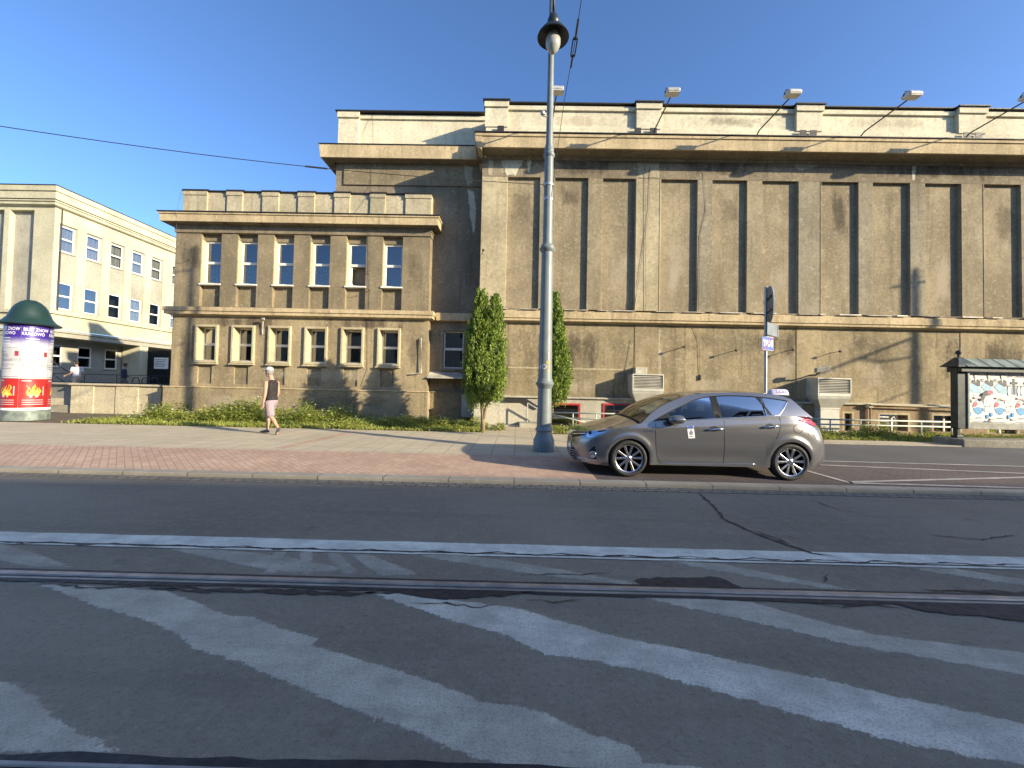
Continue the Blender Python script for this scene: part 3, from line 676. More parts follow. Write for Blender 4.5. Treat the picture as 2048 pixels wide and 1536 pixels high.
railing(X_(1600, 838, YR), X_(1903, 844, YR), YR, (Z_(1760, 841, YR), Z_(1760, 851, YR)), 6, 'long low pipe railing in front of the brown plinth beside the billboard')

# ================================================================== office wing left of the hall
YW, YK = 16.0, 16.45
wing = empty('office_wing', (-9, YW, 0), 'two storey brown stucco wing with two rows of white sash windows beside the hall', 'building')
wx0, wx1 = X_(346, 620, YW), X_(857, 620, YW)
zp = Z_(600, 777, YW); zb0, zb1 = Z_(421, 629, YW-.15), Z_(421, 613, YW-.15)
zs_t = Z_(421, 466, YW); zf_t = Z_(421, 452, YW); wc_b, wc_m, wc_t = Z_(421, 451, YW-.2), Z_(421, 438.5, YW-.5), Z_(421, 422.5, YW-.5)
zpar0, zpar1 = Z_(421, 421, YW+.1), Z_(421, 382, YW+.1)
# rows of windows: the left edges step by the same bay
up = [(X_(400.6+72.64*k, 543+1.6*k, YW), X_(440.9+72.64*k, 543+1.6*k, YW)) for k in range(6)]
zw_t, zw_b = Z_(421, 483, YW+.2), Z_(421, 569, YW+.2)
zlo_t, zlo_b = Z_(411, 650, YW-.06), Z_(411, 724, YW-.06)
lo_ = [(X_(390+73.0*k, 688+1.6*k, YW-.06), X_(434+73.0*k, 688+1.6*k, YW-.06)) for k in range(6)]
DS = .16
MB().wall(wx0, wx1, zb1+.02, zs_t, YW, DS, [(a, b, zb1+.03, zs_t-.002) for a, b in up]).build('upper_wall', M['wing'], wing)
mb = MB()
for a, b in up: mb.wall(a, b, zb1+.03, zs_t, YW+DS, .12, [(a+.03, b-.03, zw_b, zw_t)])
mb.build('spandrel_wall', M['wing'], wing)
MB().box(wx0-.03, wx1+.03, YW-.05, YW+.4, zs_t, zf_t).build('frieze', M['frieze'], wing)
def cornice_ring(x0, x1, yf, prof, back):
    """prof: (overhang, z) pairs run round left end, front, right end"""
    return [[(x0-o, back, z), (x0-o, yf-o, z), (x1+o, yf-o, z), (x1+o, back, z)] for o, z in prof]
mb = MB(); rs = cornice_ring(wx0, wx1, YW, [(.02, wc_b-.06), (.06, wc_b-.05), (.08, wc_m-.04), (.33, wc_m-.02), (.34, wc_m-.04), (.37, wc_m-.03), (.38, wc_t-.08), (.42, wc_t-.06), (.42, wc_t), (-.3, wc_t+.02)], YW+3)
mb.loft(rs, close=False, cap=False); mb.m = [1 if i < 12 else 0 for i in range(len(mb.m))]; mb.build('cornice', [M['cornice'], M['frieze']], wing)  # faces below the overhang take the darker frieze tone as painted shade
mb = MB().box(wx0-.45, wx1+.45, YW-.46, YW+.15, wc_t+.012, wc_t+.04); mb.build('cornice_flashing', M['flash'], wing)
MB().box(wx0+.1, wx1-.06, YW+.20, YW+.7, wc_t+.04, zpar1).build('parapet', M['parapet2'], wing)
cp = [(363,411),(451,482),(522,555),(594,627),(667,698),(739,769),(810,862)]
for a, b in cp:
    xa, xb = X_(a, 400, YW+.06), X_(b, 400, YW+.06)
    MB().box(xa, xb, YW+.135, YW+.72, wc_t+.03, zpar1+.012).box(xa-.02, xb+.02, YW+.105, YW+.135, zpar1-.16, zpar1+.012).build('parapet_pier', M['parapet2'], wing, bevel=.008)
mb = MB().box(wx0+.02, wx1, YW+.14, YW+.8, zpar1+.013, zpar1+.055)
for a, b in cp: mb.box(X_(a, 400, YW)-.05, X_(b, 400, YW)+.06, YW+.07, YW+.14, zpar1+.015, zpar1+.06)
mb.build('parapet_capping', M['flash'], wing)
mb = MB(); mb.loft(cornice_ring(wx0, wx1, YW, [(.0, zb0-.04), (.06, zb0-.03), (.10, zb0), (.20, zb0+.01), (.20, zb0+.12), (.24, zb0+.14), (.24, zb1-.03), (-.1, zb1+.02)], YW+.5), close=False, cap=False)
mb.build('string_course', M['cornice'], wing)
niche = [(a+.10, b-.22, zp+.12, zlo_b-.14, .05) for a, b in lo_]
MB().wall(wx0, wx1, zp, zb0-.03, YW, .38, [(a+.02, b-.02, zlo_b+.02, zlo_t-.02) for a, b in lo_]+niche).build('lower_wall', M['winglow'], wing)
for a, b, c, d, e in niche: MB().poly([(a, YW+e, c), (b, YW+e, c), (b, YW+e, d), (a, YW+e, d)]).build('apron_panel', M['wing'], wing)
MB().box(wx0-.18, wx1+.08, YW-.10, YW+.5, -.2, zp-.05).build('plinth', M['winglow'], wing)
MB().box(wx0-.20, wx1+.10, YW-.13, YW+.1, zp-.05, zp).build('plinth_ledge', M['cornice'], wing, bevel=.012)
MB().poly([(wx0, YW, -.1), (wx0, YW+13, -.1), (wx0, YW+13, zs_t), (wx0, YW, zs_t)]).poly([(wx1, YW, -.1), (wx1, YK+.1, -.1), (wx1, YK+.1, zs_t), (wx1, YW, zs_t)]).build('end_wall', M['wing'], wing)
MB().box(wx0+.1, wx1, YW+.7, YW+13, zs_t, zpar0+.1).build('roof', M['flash'], wing)
# curtains: net with a woven pattern
t = NT('net_curtain'); w_ = t.n('ShaderNodeTexVoronoi'); w_.inputs['Scale'].default_value = 14; t.l(t.p(), w_.inputs['Vector'])
wv = t.n('ShaderNodeTexWave'); wv.inputs['Scale'].default_value = 5; wv.inputs['Distortion'].default_value = 3; t.l(t.scaled((1, 1, .25)), wv.inputs['Vector'])
M['curtain'] = t.done(t.mix(t.ramp(w_.outputs[0], .25, .5), (.62, .58, .48), t.mix(wv.outputs['Fac'], (.22, .21, .18), (.5, .47, .4))), .9)
def sash(parent, a, b, c, d, y, kind, name='window', fr=.07, mid=.5, open_=False):
    """white two-light window between x a..b, z c..d with its face at y"""
    mb = MB(); zm = c+(d-c)*mid
    mb.box(a, a+fr, y, y+.07, c, d); mb.box(b-fr, b, y, y+.07, c, d); mb.box(a+fr, b-fr, y, y+.07, c, c+fr); mb.box(a+fr, b-fr, y, y+.07, d-fr, d); mb.box(a+fr, b-fr, y-.012, y+.07, zm-.05, zm+.05)
    o = mb.build(name, M['white'], parent, bevel=.006)
    g = MB().poly([(a+fr, y+.035, zm+.05), (b-fr, y+.035, zm+.05), (b-fr, y+.035, d-fr), (a+fr, y+.035, d-fr)])
    if not open_: g.poly([(a+fr, y+.033, c+fr), (b-fr, y+.033, c+fr), (b-fr, y+.033, zm-.05), (a+fr, y+.033, zm-.05)])
    g.build('pane', M['glass'], o)
    P0, P1, Y0, Y1, Z0, Z1 = a-.25, b+.25, y+.075, y+.75, c-.1, d+.1
    MB().poly([(P0, Y1, Z0), (P1, Y1, Z0), (P1, Y1, Z1), (P0, Y1, Z1)]).poly([(P0, Y0, Z0), (P0, Y1, Z0), (P0, Y1, Z1), (P0, Y0, Z1)]).poly([(P1, Y0, Z0), (P1, Y1, Z0), (P1, Y1, Z1), (P1, Y0, Z1)]).poly([(P0, Y0, Z1), (P1, Y0, Z1), (P1, Y1, Z1), (P0, Y1, Z1)]).poly([(P0, Y0, Z0), (P1, Y0, Z0), (P1, Y1, Z0), (P0, Y1, Z0)]).build('dark_interior', M['room'], o)
    if kind:
        n = 14; rows = []
        x0 = a+fr; x1 = b-fr; top = d-fr if kind == 2 else zm
        rows = [[(x0+(x1-x0)*i/n, y+.15+.02*math.sin(i*2.1), z) for i in range(n+1)] for z in (c+fr, top)]
        MB().grid(rows).build('curtain', M['curtain'], o, smooth=True)
    if open_:
        s = MB(); w = b-a-2*fr; p0 = Vector((a+fr, y+.05, 0)); dr = Vector((math.cos(R(62)), math.sin(R(62)), 0))*w
        def pt(u, z): q = p0+dr*u; return (q.x, q.y, z)
        for (u0, u1, z0, z1) in ((0, .09, c+fr, zm-.05), (.91, 1, c+fr, zm-.05), (.09, .91, c+fr, c+fr+.06), (.09, .91, zm-.11, zm-.05)):
            s.prism([pt(u0, z0), pt(u1, z0), pt(u1, z1), pt(u0, z1)], (.03, -.03, 0))
        s.build('open_casement', M['white'], o)
    return o
for k, (a, b) in enumerate(up):
    o = sash(wing, a+.03, b-.03, zw_b, zw_t, YW+DS+.06, (2 if k in (9,) else (1 if k in (0, 1, 2, 3) else 0)), open_=(k == 4))
    MB().box(a+.001, a+.032, YW+.012, YW+DS+.06, zw_b, zw_t).build('painted_reveal', M['trim'], o)
    MB().box(a-.03, b+.03, YW-.05, YW+DS+.05, zw_b-.07, zw_b-.012).build('sill', M['white'], o, bevel=.01)
for k, (a, b) in enumerate(lo_):
    mb = MB(); y0 = YW-.09; t = .07
    for q in ((a-.02, a+t, zlo_b-.02, zlo_t+.02), (b-t, b+.02, zlo_b-.02, zlo_t+.02), (a+t, b-t, zlo_t-t, zlo_t+.02), (a+t, b-t, zlo_b-.02, zlo_b+t)): mb.box(q[0], q[1], y0, YW+.31, q[2], q[3])
    s = mb.build('window_surround', M['trim'], wing, bevel=.012)
    sash(wing, a+t, b-t, zlo_b+t, zlo_t-t, YW+.29, 0, fr=.05)
    MB().box(a+t, b-t, YW-.02, YW+.29, zlo_b+t, zlo_b+t+.02).build('sill', M['gutter'], s)
    MB().box(a-.06, b+.05, YW-.13, YW, zlo_b-.09, zlo_b-.03).build('surround_sill', M['trim'], s, bevel=.01)
# connecting block between wing and hall and its tall attic
kx0 = X_(671, 380, YK); kx1 = XL+.02
zk_c0, zk_c1, zk_c2 = Z_(700, 323, YK), Z_(700, 312, YK-.5), Z_(700, 289, YK-.5)
kh = [(X_(885, 700, YK-.05), X_(928, 700, YK-.05), Z_(905, 738, YK), Z_(905, 661, YK))]
MB().wall(kx0, kx1, -.1, zk_c0, YK, .28, kh).build('link_wall', M['frieze'], wing)
MB().box(kx0+.35, kx1, YK-.06, YK, Z_(800, 372, YK), zk_c0-.002).build('attic_frieze', M['wing'], wing, bevel=.01)
MB().poly([(kx0, YK, zs_t), (kx0, YK+14, zs_t), (kx0, YK+14, zk_c0), (kx0, YK, zk_c0)]).build('attic_side_wall', M['wing'], wing)
mb = MB().loft(cornice_ring(kx0, kx1+.6, YK, [(.0, zk_c0-.03), (.08, zk_c0), (.09, zk_c1-.05), (.40, zk_c1-.03), (.42, zk_c1-.04), (.46, zk_c1-.03), (.50, zk_c2), (-.3, zk_c2+.03)], YK+6), close=False, cap=False); mb.m = [1 if i < 9 else 0 for i in range(len(mb.m))]; mb.build('attic_cornice', [M['cornice'], M['frieze']], wing)  # attic soffit: shade painted in with the darker frieze tone
MB().box(kx0-.52, kx1-.3, YK-.53, YK+.2, zk_c2+.012, zk_c2+.04).build('attic_flashing', M['flash'], wing)
za0, za1 = zk_c2+.03, Z_(700, 227, YK+.05)
MB().box(kx0+.12, kx1-.05, YK-.12, YK+.1, za0+.01, za0+.22).build('attic_gutter', M['gutter'], wing)
MB().box(kx0+.05, kx1-.02, YK+.10, YK+.6, za0, za1).build('attic_parapet', M['parapet'], wing)
MB().box(kx0+.03, X_(718, 260, YK), YK-.02, YK+.62, za0+.22, za1+.01).box(kx0, X_(718, 260, YK)+.03, YK-.08, YK-.02, za1-.24, za1+.01).build('parapet_pier', M['parapet'], wing, bevel=.01)
MB().box(kx0+.05, kx1-.02, YK+.03, YK+.10, za1-.22, za1-.05).build('attic_moulding', M['parapet'], wing, bevel=.01)
MB().box(kx0-.07, kx1-.02, YK-.12, YK+.7, za1+.012, za1+.05).build('attic_capping', M['flash'], wing)
MB().box(wx1+.25, kx1+.05, YK-.22, YK+.1, zb0+.0, zb1).build('link_string_course', M['cornice'], wing, bevel=.02)
MB().box(wx1, kx1, YK-.12, YK+.1, -.1, zp-.05).box(wx1+.1, kx1, YK-.15, YK+.1, zp-.05, zp).build('link_plinth', M['wing'], wing)
a, b, c, d = kh[0]
mb = MB()
for q in ((a-.10, a+.02, c-.08, d+.1), (b-.02, b+.10, c-.08, d+.1), (a+.02, b-.02, d-.02, d+.1), (a+.02, b-.02, c-.08, c+.02)): mb.box(q[0], q[1], YK-.07, YK+.12, q[2], q[3])
s = mb.build('window_surround', M['frieze'], wing, bevel=.012)
sash(wing, a+.02, b-.02, c+.02, d-.02, YK+.10, 0, fr=.06, mid=.52)
aw = (X_(853, 745, YK-.6), X_(938, 745, YK-.3), Z_(900, 744, YK), Z_(880, 755, YK-.6))
MB().prism([(aw[0], YK, aw[2]), (aw[0], YK-.55, aw[3]), (aw[0], YK-.55, aw[3]-.03), (aw[0], YK, aw[2]-.05)], (aw[1]-aw[0], 0, 0)).build('metal_canopy', M['gutter'], wing)
# white cabinet with cables in the corner
c = on(938, 812, YK-.3); MB().box(c.x-.28, c.x+.2, YK-.5, YK-.12, .25, c.z+.45).build('meter_cabinet', M['plinthw'], wing, bevel=.015)
for pts, m in (([(928,330),(944,334),(946,362),(936,372),(930,356)], 'pale2'), ([(936,378),(948,384),(952,430),(948,470),(940,430)], 'bare')): plaster_patch(wing, pts, YK-.0625 if pts[0][1] < 370 else YK-.0025, M[m])
for (x0, x1, y0, y1, m) in ((350,620,625,665,'soot'), (600,862,628,668,'soot'), (352,400,640,760,'sootb'), (400,860,725,775,'bleach'), (800,862,640,770,'sootb'), (350,420,470,560,'soot'), (800,860,470,610,'sootb')): soft_stain(wing, x0, x1, y0, y1, YW-.0025, M[m])
for (x0, x1, y0, y1, m) in ((340,620,778,830,'bleach'), (600,850,780,830,'sootb')): soft_stain(wing, x0, x1, y0, y1, YW-.1025, M[m])
# wires, pipe, hooks, box on the wing
wire(wing, [on(745,228,YK+.05), on(746,286,YK-.5), on(744,320,YK-.1), on(742,372,YK-.08), on(742,420,YW-.5), on(740,470,YW-.06), on(739,610,YW-.03), on(736,640,YW-.03), on(735,740,YW-.03), on(730,770,YW-.12)], .007)
wire(wing, [on(362,385,YW-.02), on(354,420,YW-.5), on(353,470,YW-.03), on(349,610,YW-.2), on(340,760,YW-.03)], .007)
mb = MB().tube([on(842,676,YW-.08), on(842,746,YW-.08), on(822,748,YW-.08)], .03, 8); mb.build('wall_pipe', M['gutter'], wing)
mb = MB().tube([on(526,642,YW-.1), on(525,668,YW-.05)], .022, 6).lathe([(.02, -.1), (.05, -.06), (.05, .03), (.02, .05)], tuple(on(527,638,YW-.22)), 10, axis='X'); mb.build('wall_lamp', M['gutter'], wing)
for x, y in ((458,451),(530,452),(603,454),(675,455),(750,458),(850,461),(376,519),(737,545),(740,580)):
    c = on(x, y, YW-.05); MB().tube([(c.x, YW, c.z-.03), (c.x, YW-.22, c.z), (c.x-.06, YW-.30, c.z+.02)], .012, 6).build('wall_hook', M['pigeon'], wing)

# ================================================================== cream office building far left
office = empty('cream_office_building', (-33, 30, 0), 'cream office building with long perspective rows of windows at the left', 'building')
OX, OY = -29.8, 25.1
zo = lambda y: Z_(95, y, OY)
z1t, z1m, z1c, z1d = zo(372), zo(382), zo(403), zo(413)
zband_t, zband_b = zo(619), zo(626)
zbeam_t, zbeam_m, zbeam_b = zo(656), zo(663), zo(672)
YE = 52.0; XF = -46.0
starts = [25.46+1.64*k for k in range(5)]; wins = [(s, s+.95) for s in starts]+[(33.9, 34.7), (35.0, 35.8), (37.0, 37.8), (38.6, 39.4)]
zA_t, zA_b = 11.45, 9.75; zB_t, zB_b = 7.75, 5.98
def side_wall(mb, y0, y1, z0, z1, x, depth, holes, m=0):
    w = MB().wall(y0, y1, z0, z1, 0, depth, holes)
    b = len(mb.v); mb.v += [(x-v[1], v[0], v[2]) for v in w.v]; mb.f += [tuple(b+i for i in f) for f in w.f]; mb.m += [m]*len(w.f)
mb = MB(); side_wall(mb, OY, YE, zband_t, z1d, OX, .10, [(a-.06, b+.06, zband_t+.05, zA_t+.08) for a, b in wins[:5]]+[(a, b, c, d) for a, b in wins[5:] for c, d in ((zA_b, zA_t), (zB_b, zB_t))])
mb.build('side_wall', M['cream'], office)
mb = MB()
for a, b in wins[:5]:
    side_wall(mb, a-.06, b+.06, zband_t+.05, zA_t+.08, OX-.09, .1, [(a, b, zA_b, zA_t), (a, b, zB_b, zB_t)])
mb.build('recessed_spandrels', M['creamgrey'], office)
def side_sash(parent, a, b, c, d, x, curtain):
    fr = .085; mb = MB(); zm = (c+d)/2
    for q in ((a, a+fr, c, d), (b-fr, b, c, d), (a+fr, b-fr, c, c+fr), (a+fr, b-fr, d-fr, d), (a+fr, b-fr, zm-.05, zm+.05)): mb.box(x-.07, x, q[0], q[1], q[2], q[3])
    o = mb.build('window', M['white'], parent)
    MB().poly([(x-.04, a+fr, c+fr), (x-.04, b-fr, c+fr), (x-.04, b-fr, d-fr), (x-.04, a+fr, d-fr)]).build('pane', M['glass_office'], o)
    P0, P1, Z0, Z1, XA, XB = a-.3, b+.3, c-.2, d+.2, x-.6, x-.075
    MB().poly([(XA, P0, Z0), (XA, P1, Z0), (XA, P1, Z1), (XA, P0, Z1)]).poly([(XA, P0, Z0), (XB, P0, Z0), (XB, P0, Z1), (XA, P0, Z1)]).poly([(XA, P1, Z0), (XB, P1, Z0), (XB, P1, Z1), (XA, P1, Z1)]).poly([(XA, P0, Z1), (XB, P0, Z1), (XB, P1, Z1), (XA, P1, Z1)]).build('dark_interior', M['room'], o)
    if curtain: MB().grid([[(x-.2-.02*math.sin(i*2), a+(b-a)*i/12, z) for i in range(13)] for z in (c+fr, d-fr)]).build('curtain', M['curtain'], o)
    MB().box(x-.05, x+.10, a-.06, b+.06, c-.08, c-.005).build('sill', M['creamgrey'], o)
for k, (a, b) in enumerate(wins):
    x = OX-.13 if k < 5 else OX-.05
    side_sash(office, a, b, zA_b, zA_t, x, True); side_sash(office, a, b, zB_b, zB_t, x, k in (3, 5, 6))
# front face with pilasters
MB().wall(XF, OX, zband_t, z1d, OY, .25, [(-30.7-1.6-.45, -30.7-.45, zband_t, z1d-.25, .3), (-35.2, -33.1, zband_t, z1d-.25, .3), (-38, -35.9, zband_t, z1d-.25, .3)]).build('front_wall', M['cream'], office)
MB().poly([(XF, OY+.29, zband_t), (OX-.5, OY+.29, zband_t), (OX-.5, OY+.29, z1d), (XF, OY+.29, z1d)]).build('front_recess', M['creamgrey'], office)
def two_sided(prof):
    return [[(XF, OY-o, z), (OX+o, OY-o, z), (OX+o, YE, z)] for o, z in prof]
MB().loft(two_sided([(0, z1d-.02), (.12, z1d), (.22, z1d+.06), (.22, z1c-.12), (.30, z1c-.08), (.30, z1c), (-.2, z1c+.05)]), close=False, cap=False).build('cornice', M['cream'], office)
MB().loft(two_sided([(.02, z1c+.03), (.02, z1m-.02), (.10, z1m), (.10, z1t), (-.4, z1t+.01)]), close=False, cap=False).build('parapet', M['cream'], office)
MB().loft(two_sided([(.13, z1t+.01), (.13, z1t+.06), (-.4, z1t+.07)]), close=False, cap=False).build('roof_edge', M['flash'], office)
MB().loft(two_sided([(.31, z1c), (.34, z1c+.05), (.0, z1c+.055)]), close=False, cap=False).build('cornice_flashing', M['flash'], office)
MB().loft(two_sided([(0, zband_b-.02), (.14, zband_b), (.14, zband_t-.02), (-.3, zband_t+.03)]), close=False, cap=False).build('string_course', M['cream'], office)
MB().loft(two_sided([(.0, zbeam_t), (.0, zband_b)]), close=False, cap=False).build('belt_wall', M['cream'], office)
MB().loft(two_sided([(-1.6, zbeam_b), (.0, zbeam_b), (.06, zbeam_b+.02), (.06, zbeam_m), (.16, zbeam_m+.03), (.16, zbeam_t-.05), (-.2, zbeam_t)]), close=False, cap=False).build('porch_beam', M['creamgrey'], office)
gw = [(Z, Z+.95) for Z in (26.3, 28.2, 30.1)]
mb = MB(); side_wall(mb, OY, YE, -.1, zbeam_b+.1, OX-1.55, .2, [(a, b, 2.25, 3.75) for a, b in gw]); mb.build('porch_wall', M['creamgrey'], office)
for a, b in gw: side_sash(office, a, b, 2.25, 3.75, OX-1.58, False)
MB().box(OX-1.4, OX-.02, 31.3, 32.0, .62, zbeam_b).build('porch_pillar', M['cream'], office)
MB().box(XF, OX-1.6, OY, OY+.3, -.1, zbeam_b).build('front_ground_wall', M['creamgrey'], office)
MB().poly([(XF, OY+.3, z1c), (OX, OY+.3, z1c), (OX, YE, z1c), (XF, YE, z1c)]).build('roof', M['flash'], office)
MB().tube([(OX+.06, OY+.35, zband_t), (OX+.06, OY+.35, z1d)], .035, 6).build('downpipe', M['pigeon'], office)
# gate with a notice
g = empty('metal_gate', (-27, 32.0, .62), 'dark barred metal gate behind the low wall, carrying a white notice', 'gate')
zg = 3.9
mb = MB(); x = OX-.0
while x < -22: mb.box(x, x+.045, 31.98, 32.02, .66, zg); x += .11
mb.box(OX, -22, 31.96, 31.98, 1.0, 1.06); mb.box(OX, -22, 31.96, 31.98, zg-.1, zg-.03); mb.build('bars', M['dkiron'], g)
MB().poly([(OX, 32.06, .62), (-22, 32.06, .62), (-22, 32.06, zg), (OX, 32.06, zg)]).build('backing_sheet', M['cable'], g)
a, b = at(309, 715, 31.94), at(336, 738, 31.94)
M['paperw'] = plain('white_paper', (.70, .70, .68), .7, vary=.06)
n_ = MB().box(a.x, b.x, 31.92, 31.95, b.z, a.z).build('notice', M['paperw'], g)
mb = MB()
for k in range(5): z = a.z-.16-(a.z-b.z-.25)*k/5; mb.box(a.x+.1, b.x-.12-.1*(k % 3), 31.912, 31.919, z-.035, z)
mb.build('lettering', M['dkiron'], n_)
# terrace handrail, low wall
r = empty('terrace_railing', (-25, 20.6, .62), 'thin dark handrail on the terrace behind the low wall', 'railing')
for z in (1.75, 1.25): MB().tube([(-28.4, 24.2, z), (-14, 24.2, z)], .022, 6).build('rail', M['dkiron'], r)
for k in range(8): MB().tube([(-28.4+2*k, 24.2, .62), (-28.4+2*k, 24.2, 1.75)], .022, 6).build('post', M['dkiron'], r)
MB().tube([(-25.2, 21.2, 2.55), (-24.0, 21.2, 1.8), (-22.6, 21.2, .9)], .03, 6).tube([(-25.2, 21.2, 1.9), (-23.6, 21.2, .9)], .025, 6).build('stair_rail', M['dkiron'], r)
lw = empty('low_wall', (-16, 16.5, 0), 'low sunlit cream garden wall with a coping between advertising column and brown wing', 'wall')
M['gwall'] = stucco('garden_wall_render', (.56, .47, .32), (.50, .41, .27), streak=.35, blotch=.3)
p0, p1, p2 = X_(98, 790, 16.9), X_(146, 790, 16.5), X_(324, 790, 16.5); zt_ = Z_(240, 768, 16.5)
mb = MB().box(p1, p2, 16.45, 16.75, -.1, zt_-.08); n_ = (p2-p1)/4
for k in range(4):
    if k % 2 == 0: mb.box(p1+n_*k, p1+n_*(k+1), 16.42, 16.45, -.1, zt_-.085)
mb.build('wall_panel', M['gwall'], lw)
mb = MB().prism([(p0-1.5, 17.25, -.1), (p1-.02, 16.62, -.1), (p1-.02, 16.75, -.1), (p0-1.5, 17.4, -.1)], (0, 0, zt_+.02)); mb.build('angled_panel', M['creamgrey'], lw)
mb = MB().box(p1-.1, p2+.06, 16.36, 16.8, zt_-.08, zt_).prism([(p0-1.5, 17.15, zt_-.075), (p1-.102, 16.53, zt_-.075), (p1-.102, 16.8, zt_-.075), (p0-1.5, 17.5, zt_-.075)], (0, 0, .08)); mb.build('coping', M['slab'], lw, bevel=.012)
mb = MB().prism([(p0-1.5, 17.05, -.1), (p1-.02, 16.5, -.1), (p1-.02, 16.6, -.1), (p0-1.5, 17.24, -.1)], (0, 0, .45)); mb.build('wall_footing', M['gwall'], lw)

# ================================================================== street lamp posts
def lamp_post(bracket=False):
    r = empty('street_lamp', (0, 0, 0))
    MB().lathe([(.235, 0), (.24, .02), (.235, .26), (.225, .275), (.175, .40), (.17, .44), (.195, .46), (.195, .50), (.172, .53), (.17, .55)], n=40).build('base', M['cast'], r, smooth=40)
    Hh = [(.165, .55), (.152, 1.42)]; MB().lathe(Hh, n=40).build('lower_shaft', M['cast'], r, smooth=40)
    MB().lathe([(.152, 1.40), (.165, 1.43), (.18, 1.47), (.205, 1.50), (.205, 1.535), (.18, 1.56), (.175, 1.60), (.16, 1.63)], n=40).build('lower_collar', M['cast'], r, smooth=40)
    MB().lathe([(.156, 1.62), (.140, 3.0), (.128, 4.52)], n=40).build('middle_shaft', M['cast'], r, smooth=40)
    MB().lathe([(.128, 4.50), (.15, 4.53), (.18, 4.57), (.18, 4.60), (.15, 4.63), (.14, 4.68), (.115, 4.70)], n=40).build('middle_collar', M['cast'], r, smooth=40)
    MB().lathe([(.112, 4.69), (.098, 6.98)], n=32).build('upper_shaft', M['cast'], r, smooth=40)
    MB().lathe([(.112, 5.70), (.116, 5.71), (.114, 5.76), (.107, 5.77)], n=32).build('clamp_band', M['galv'], r, smooth=40)
    MB().lathe([(.108, 6.03), (.120, 6.035), (.120, 6.085), (.106, 6.09)], n=32).build('clamp_band', M['galv'], r, smooth=40)
    MB().lathe([(.098, 6.70), (.13, 6.74), (.13, 6.78), (.105, 6.81), (.108, 6.90), (.09, 6.95)], n=32).build('upper_collar', M['cast'], r, smooth=40)
    MB().lathe([(.083, 6.94), (.070, 8.6), (.062, 10.6), (.05, 11.6)], n=28).build('top_shaft', M['cast'], r, smooth=40)
    MB().tube([(.0, -.04, 10.55), (0, -.12, 10.75), (0, -.36, 10.80), (0, -.50, 10.62), (0, -.52, 10.2), (0, -.52, 9.42)], .035, 10).build('lamp_arm', M['dkiron'], r, smooth=True)
    MB().lathe([(.02, 9.62), (.06, 9.60), (.10, 9.52), (.13, 9.44), (.135, 9.38), (.11, 9.33), (.17, 9.28), (.26, 9.20), (.33, 9.10), (.345, 9.06), (.33, 9.055), (.24, 9.13), (.05, 9.18)], (0, -.52, 0), 40).build('lamp_shade', M['dkiron'], r, smooth=40)
    MB().lathe([(.05, 9.17), (.13, 9.12), (.165, 9.0), (.16, 8.90), (.12, 8.80), (.06, 8.73), (.012, 8.70)], (0, -.52, 0), 32).build('lamp_globe', M['globe'], r, smooth=True)
    MB().tube([(-.05, -.06, 7.62), (-.16, -.08, 7.62), (-.17, -.08, 7.70)], .012, 6).lathe([(.05, -.04), (.055, .0), (.02, .05)], (-.17, -.08, 7.70), 12).build('signal_fitting', M['galv'], r, smooth=40)
    if bracket:
        MB().tube([(0, -.1, 7.1), (0, -1.3, 6.85), (0, -2.6, 6.55)], .05, 8).tube([(0, -.1, 6.45), (0, -.7, 6.62), (0, -1.0, 6.88)], .035, 8).tube([(0, -.12, 5.0), (0, -.9, 4.85)], .025, 6).build('wire_bracket', M['cast'], r, smooth=True)
    return r
t = NT('frosted_lamp_globe'); t.b.inputs['Transmission Weight'].default_value = .35
M['globe'] = t.done((.50, .50, .44), .18)
M['sticker_w'] = plain('white_sticker', (.7, .7, .7), .6, vary=.15); M['sticker_y'] = plain('yellow_stencil', (.72, .58, .06), .6, vary=.1)
LX, LY = .652, 9.06
lamp = lamp_post(); lamp.location = (LX, LY, .06); tag(lamp, 'tall grey green cast iron street lamp post standing between the thujas and taxi', 'street lamp', 'street lamps along the pavement')
def wrap(parent, txt, size, xc, zc, rad, name, m, squash=1.):
    """writing wrapped on a post, xc is the arc length left or right of the side that faces the road"""
    mb = MB()
    for p in text_polys(txt, size): mb.poly([(rad*math.sin((xc+u*squash)/rad), -rad*math.cos((xc+u*squash)/rad), zc+v) for u, v in p])
    o = mb.build(name, m, None, normals=False); o.parent = parent; return o
wrap(lamp, 'HO', .16, -.095, 1.84, .1595, 'white_tag', M['sticker_w'])
for k, (tx, s, z, m) in enumerate((('1', .08, 2.16, 'sticker_w'), ('1', .09, 2.06, 'sticker_w'), ('80', .10, 1.955, 'sticker_y'), ('13', .09, 1.86, 'sticker_y'), ('15', .09, 1.77, 'sticker_y'))):
    wrap(lamp, tx, s, .055, z, .1595, 'stencilled_number', M[m])
lamp2 = copy_tree(lamp)
for k in kids(lamp2):
    if k.name.startswith(('white_tag', 'stencilled')): bpy.data.objects.remove(k)
for k in kids(lamp2):
    if k.name.startswith(('top_shaft', 'lamp_', 'signal')): bpy.data.objects.remove(k)
MB().lathe([(.09, 6.94), (.085, 10.4), (.05, 10.6), (.02, 10.7)], n=20).build('top_shaft', M['cast'], None).parent = lamp2
MB().tube([(.28, .1, 10.1), (-.30, -.1, 10.1)], .05, 8).build('insulator_arm', M['cast'], None).parent = lamp2
lamp2.location = (X_(1830, 600, 15.4)+(15.4-LY)*2.006, LY, .06); tag(lamp2, 'lampless overhead wire post out of view, casting its shadow across the hall wall', 'street lamp', 'street lamps along the pavement')
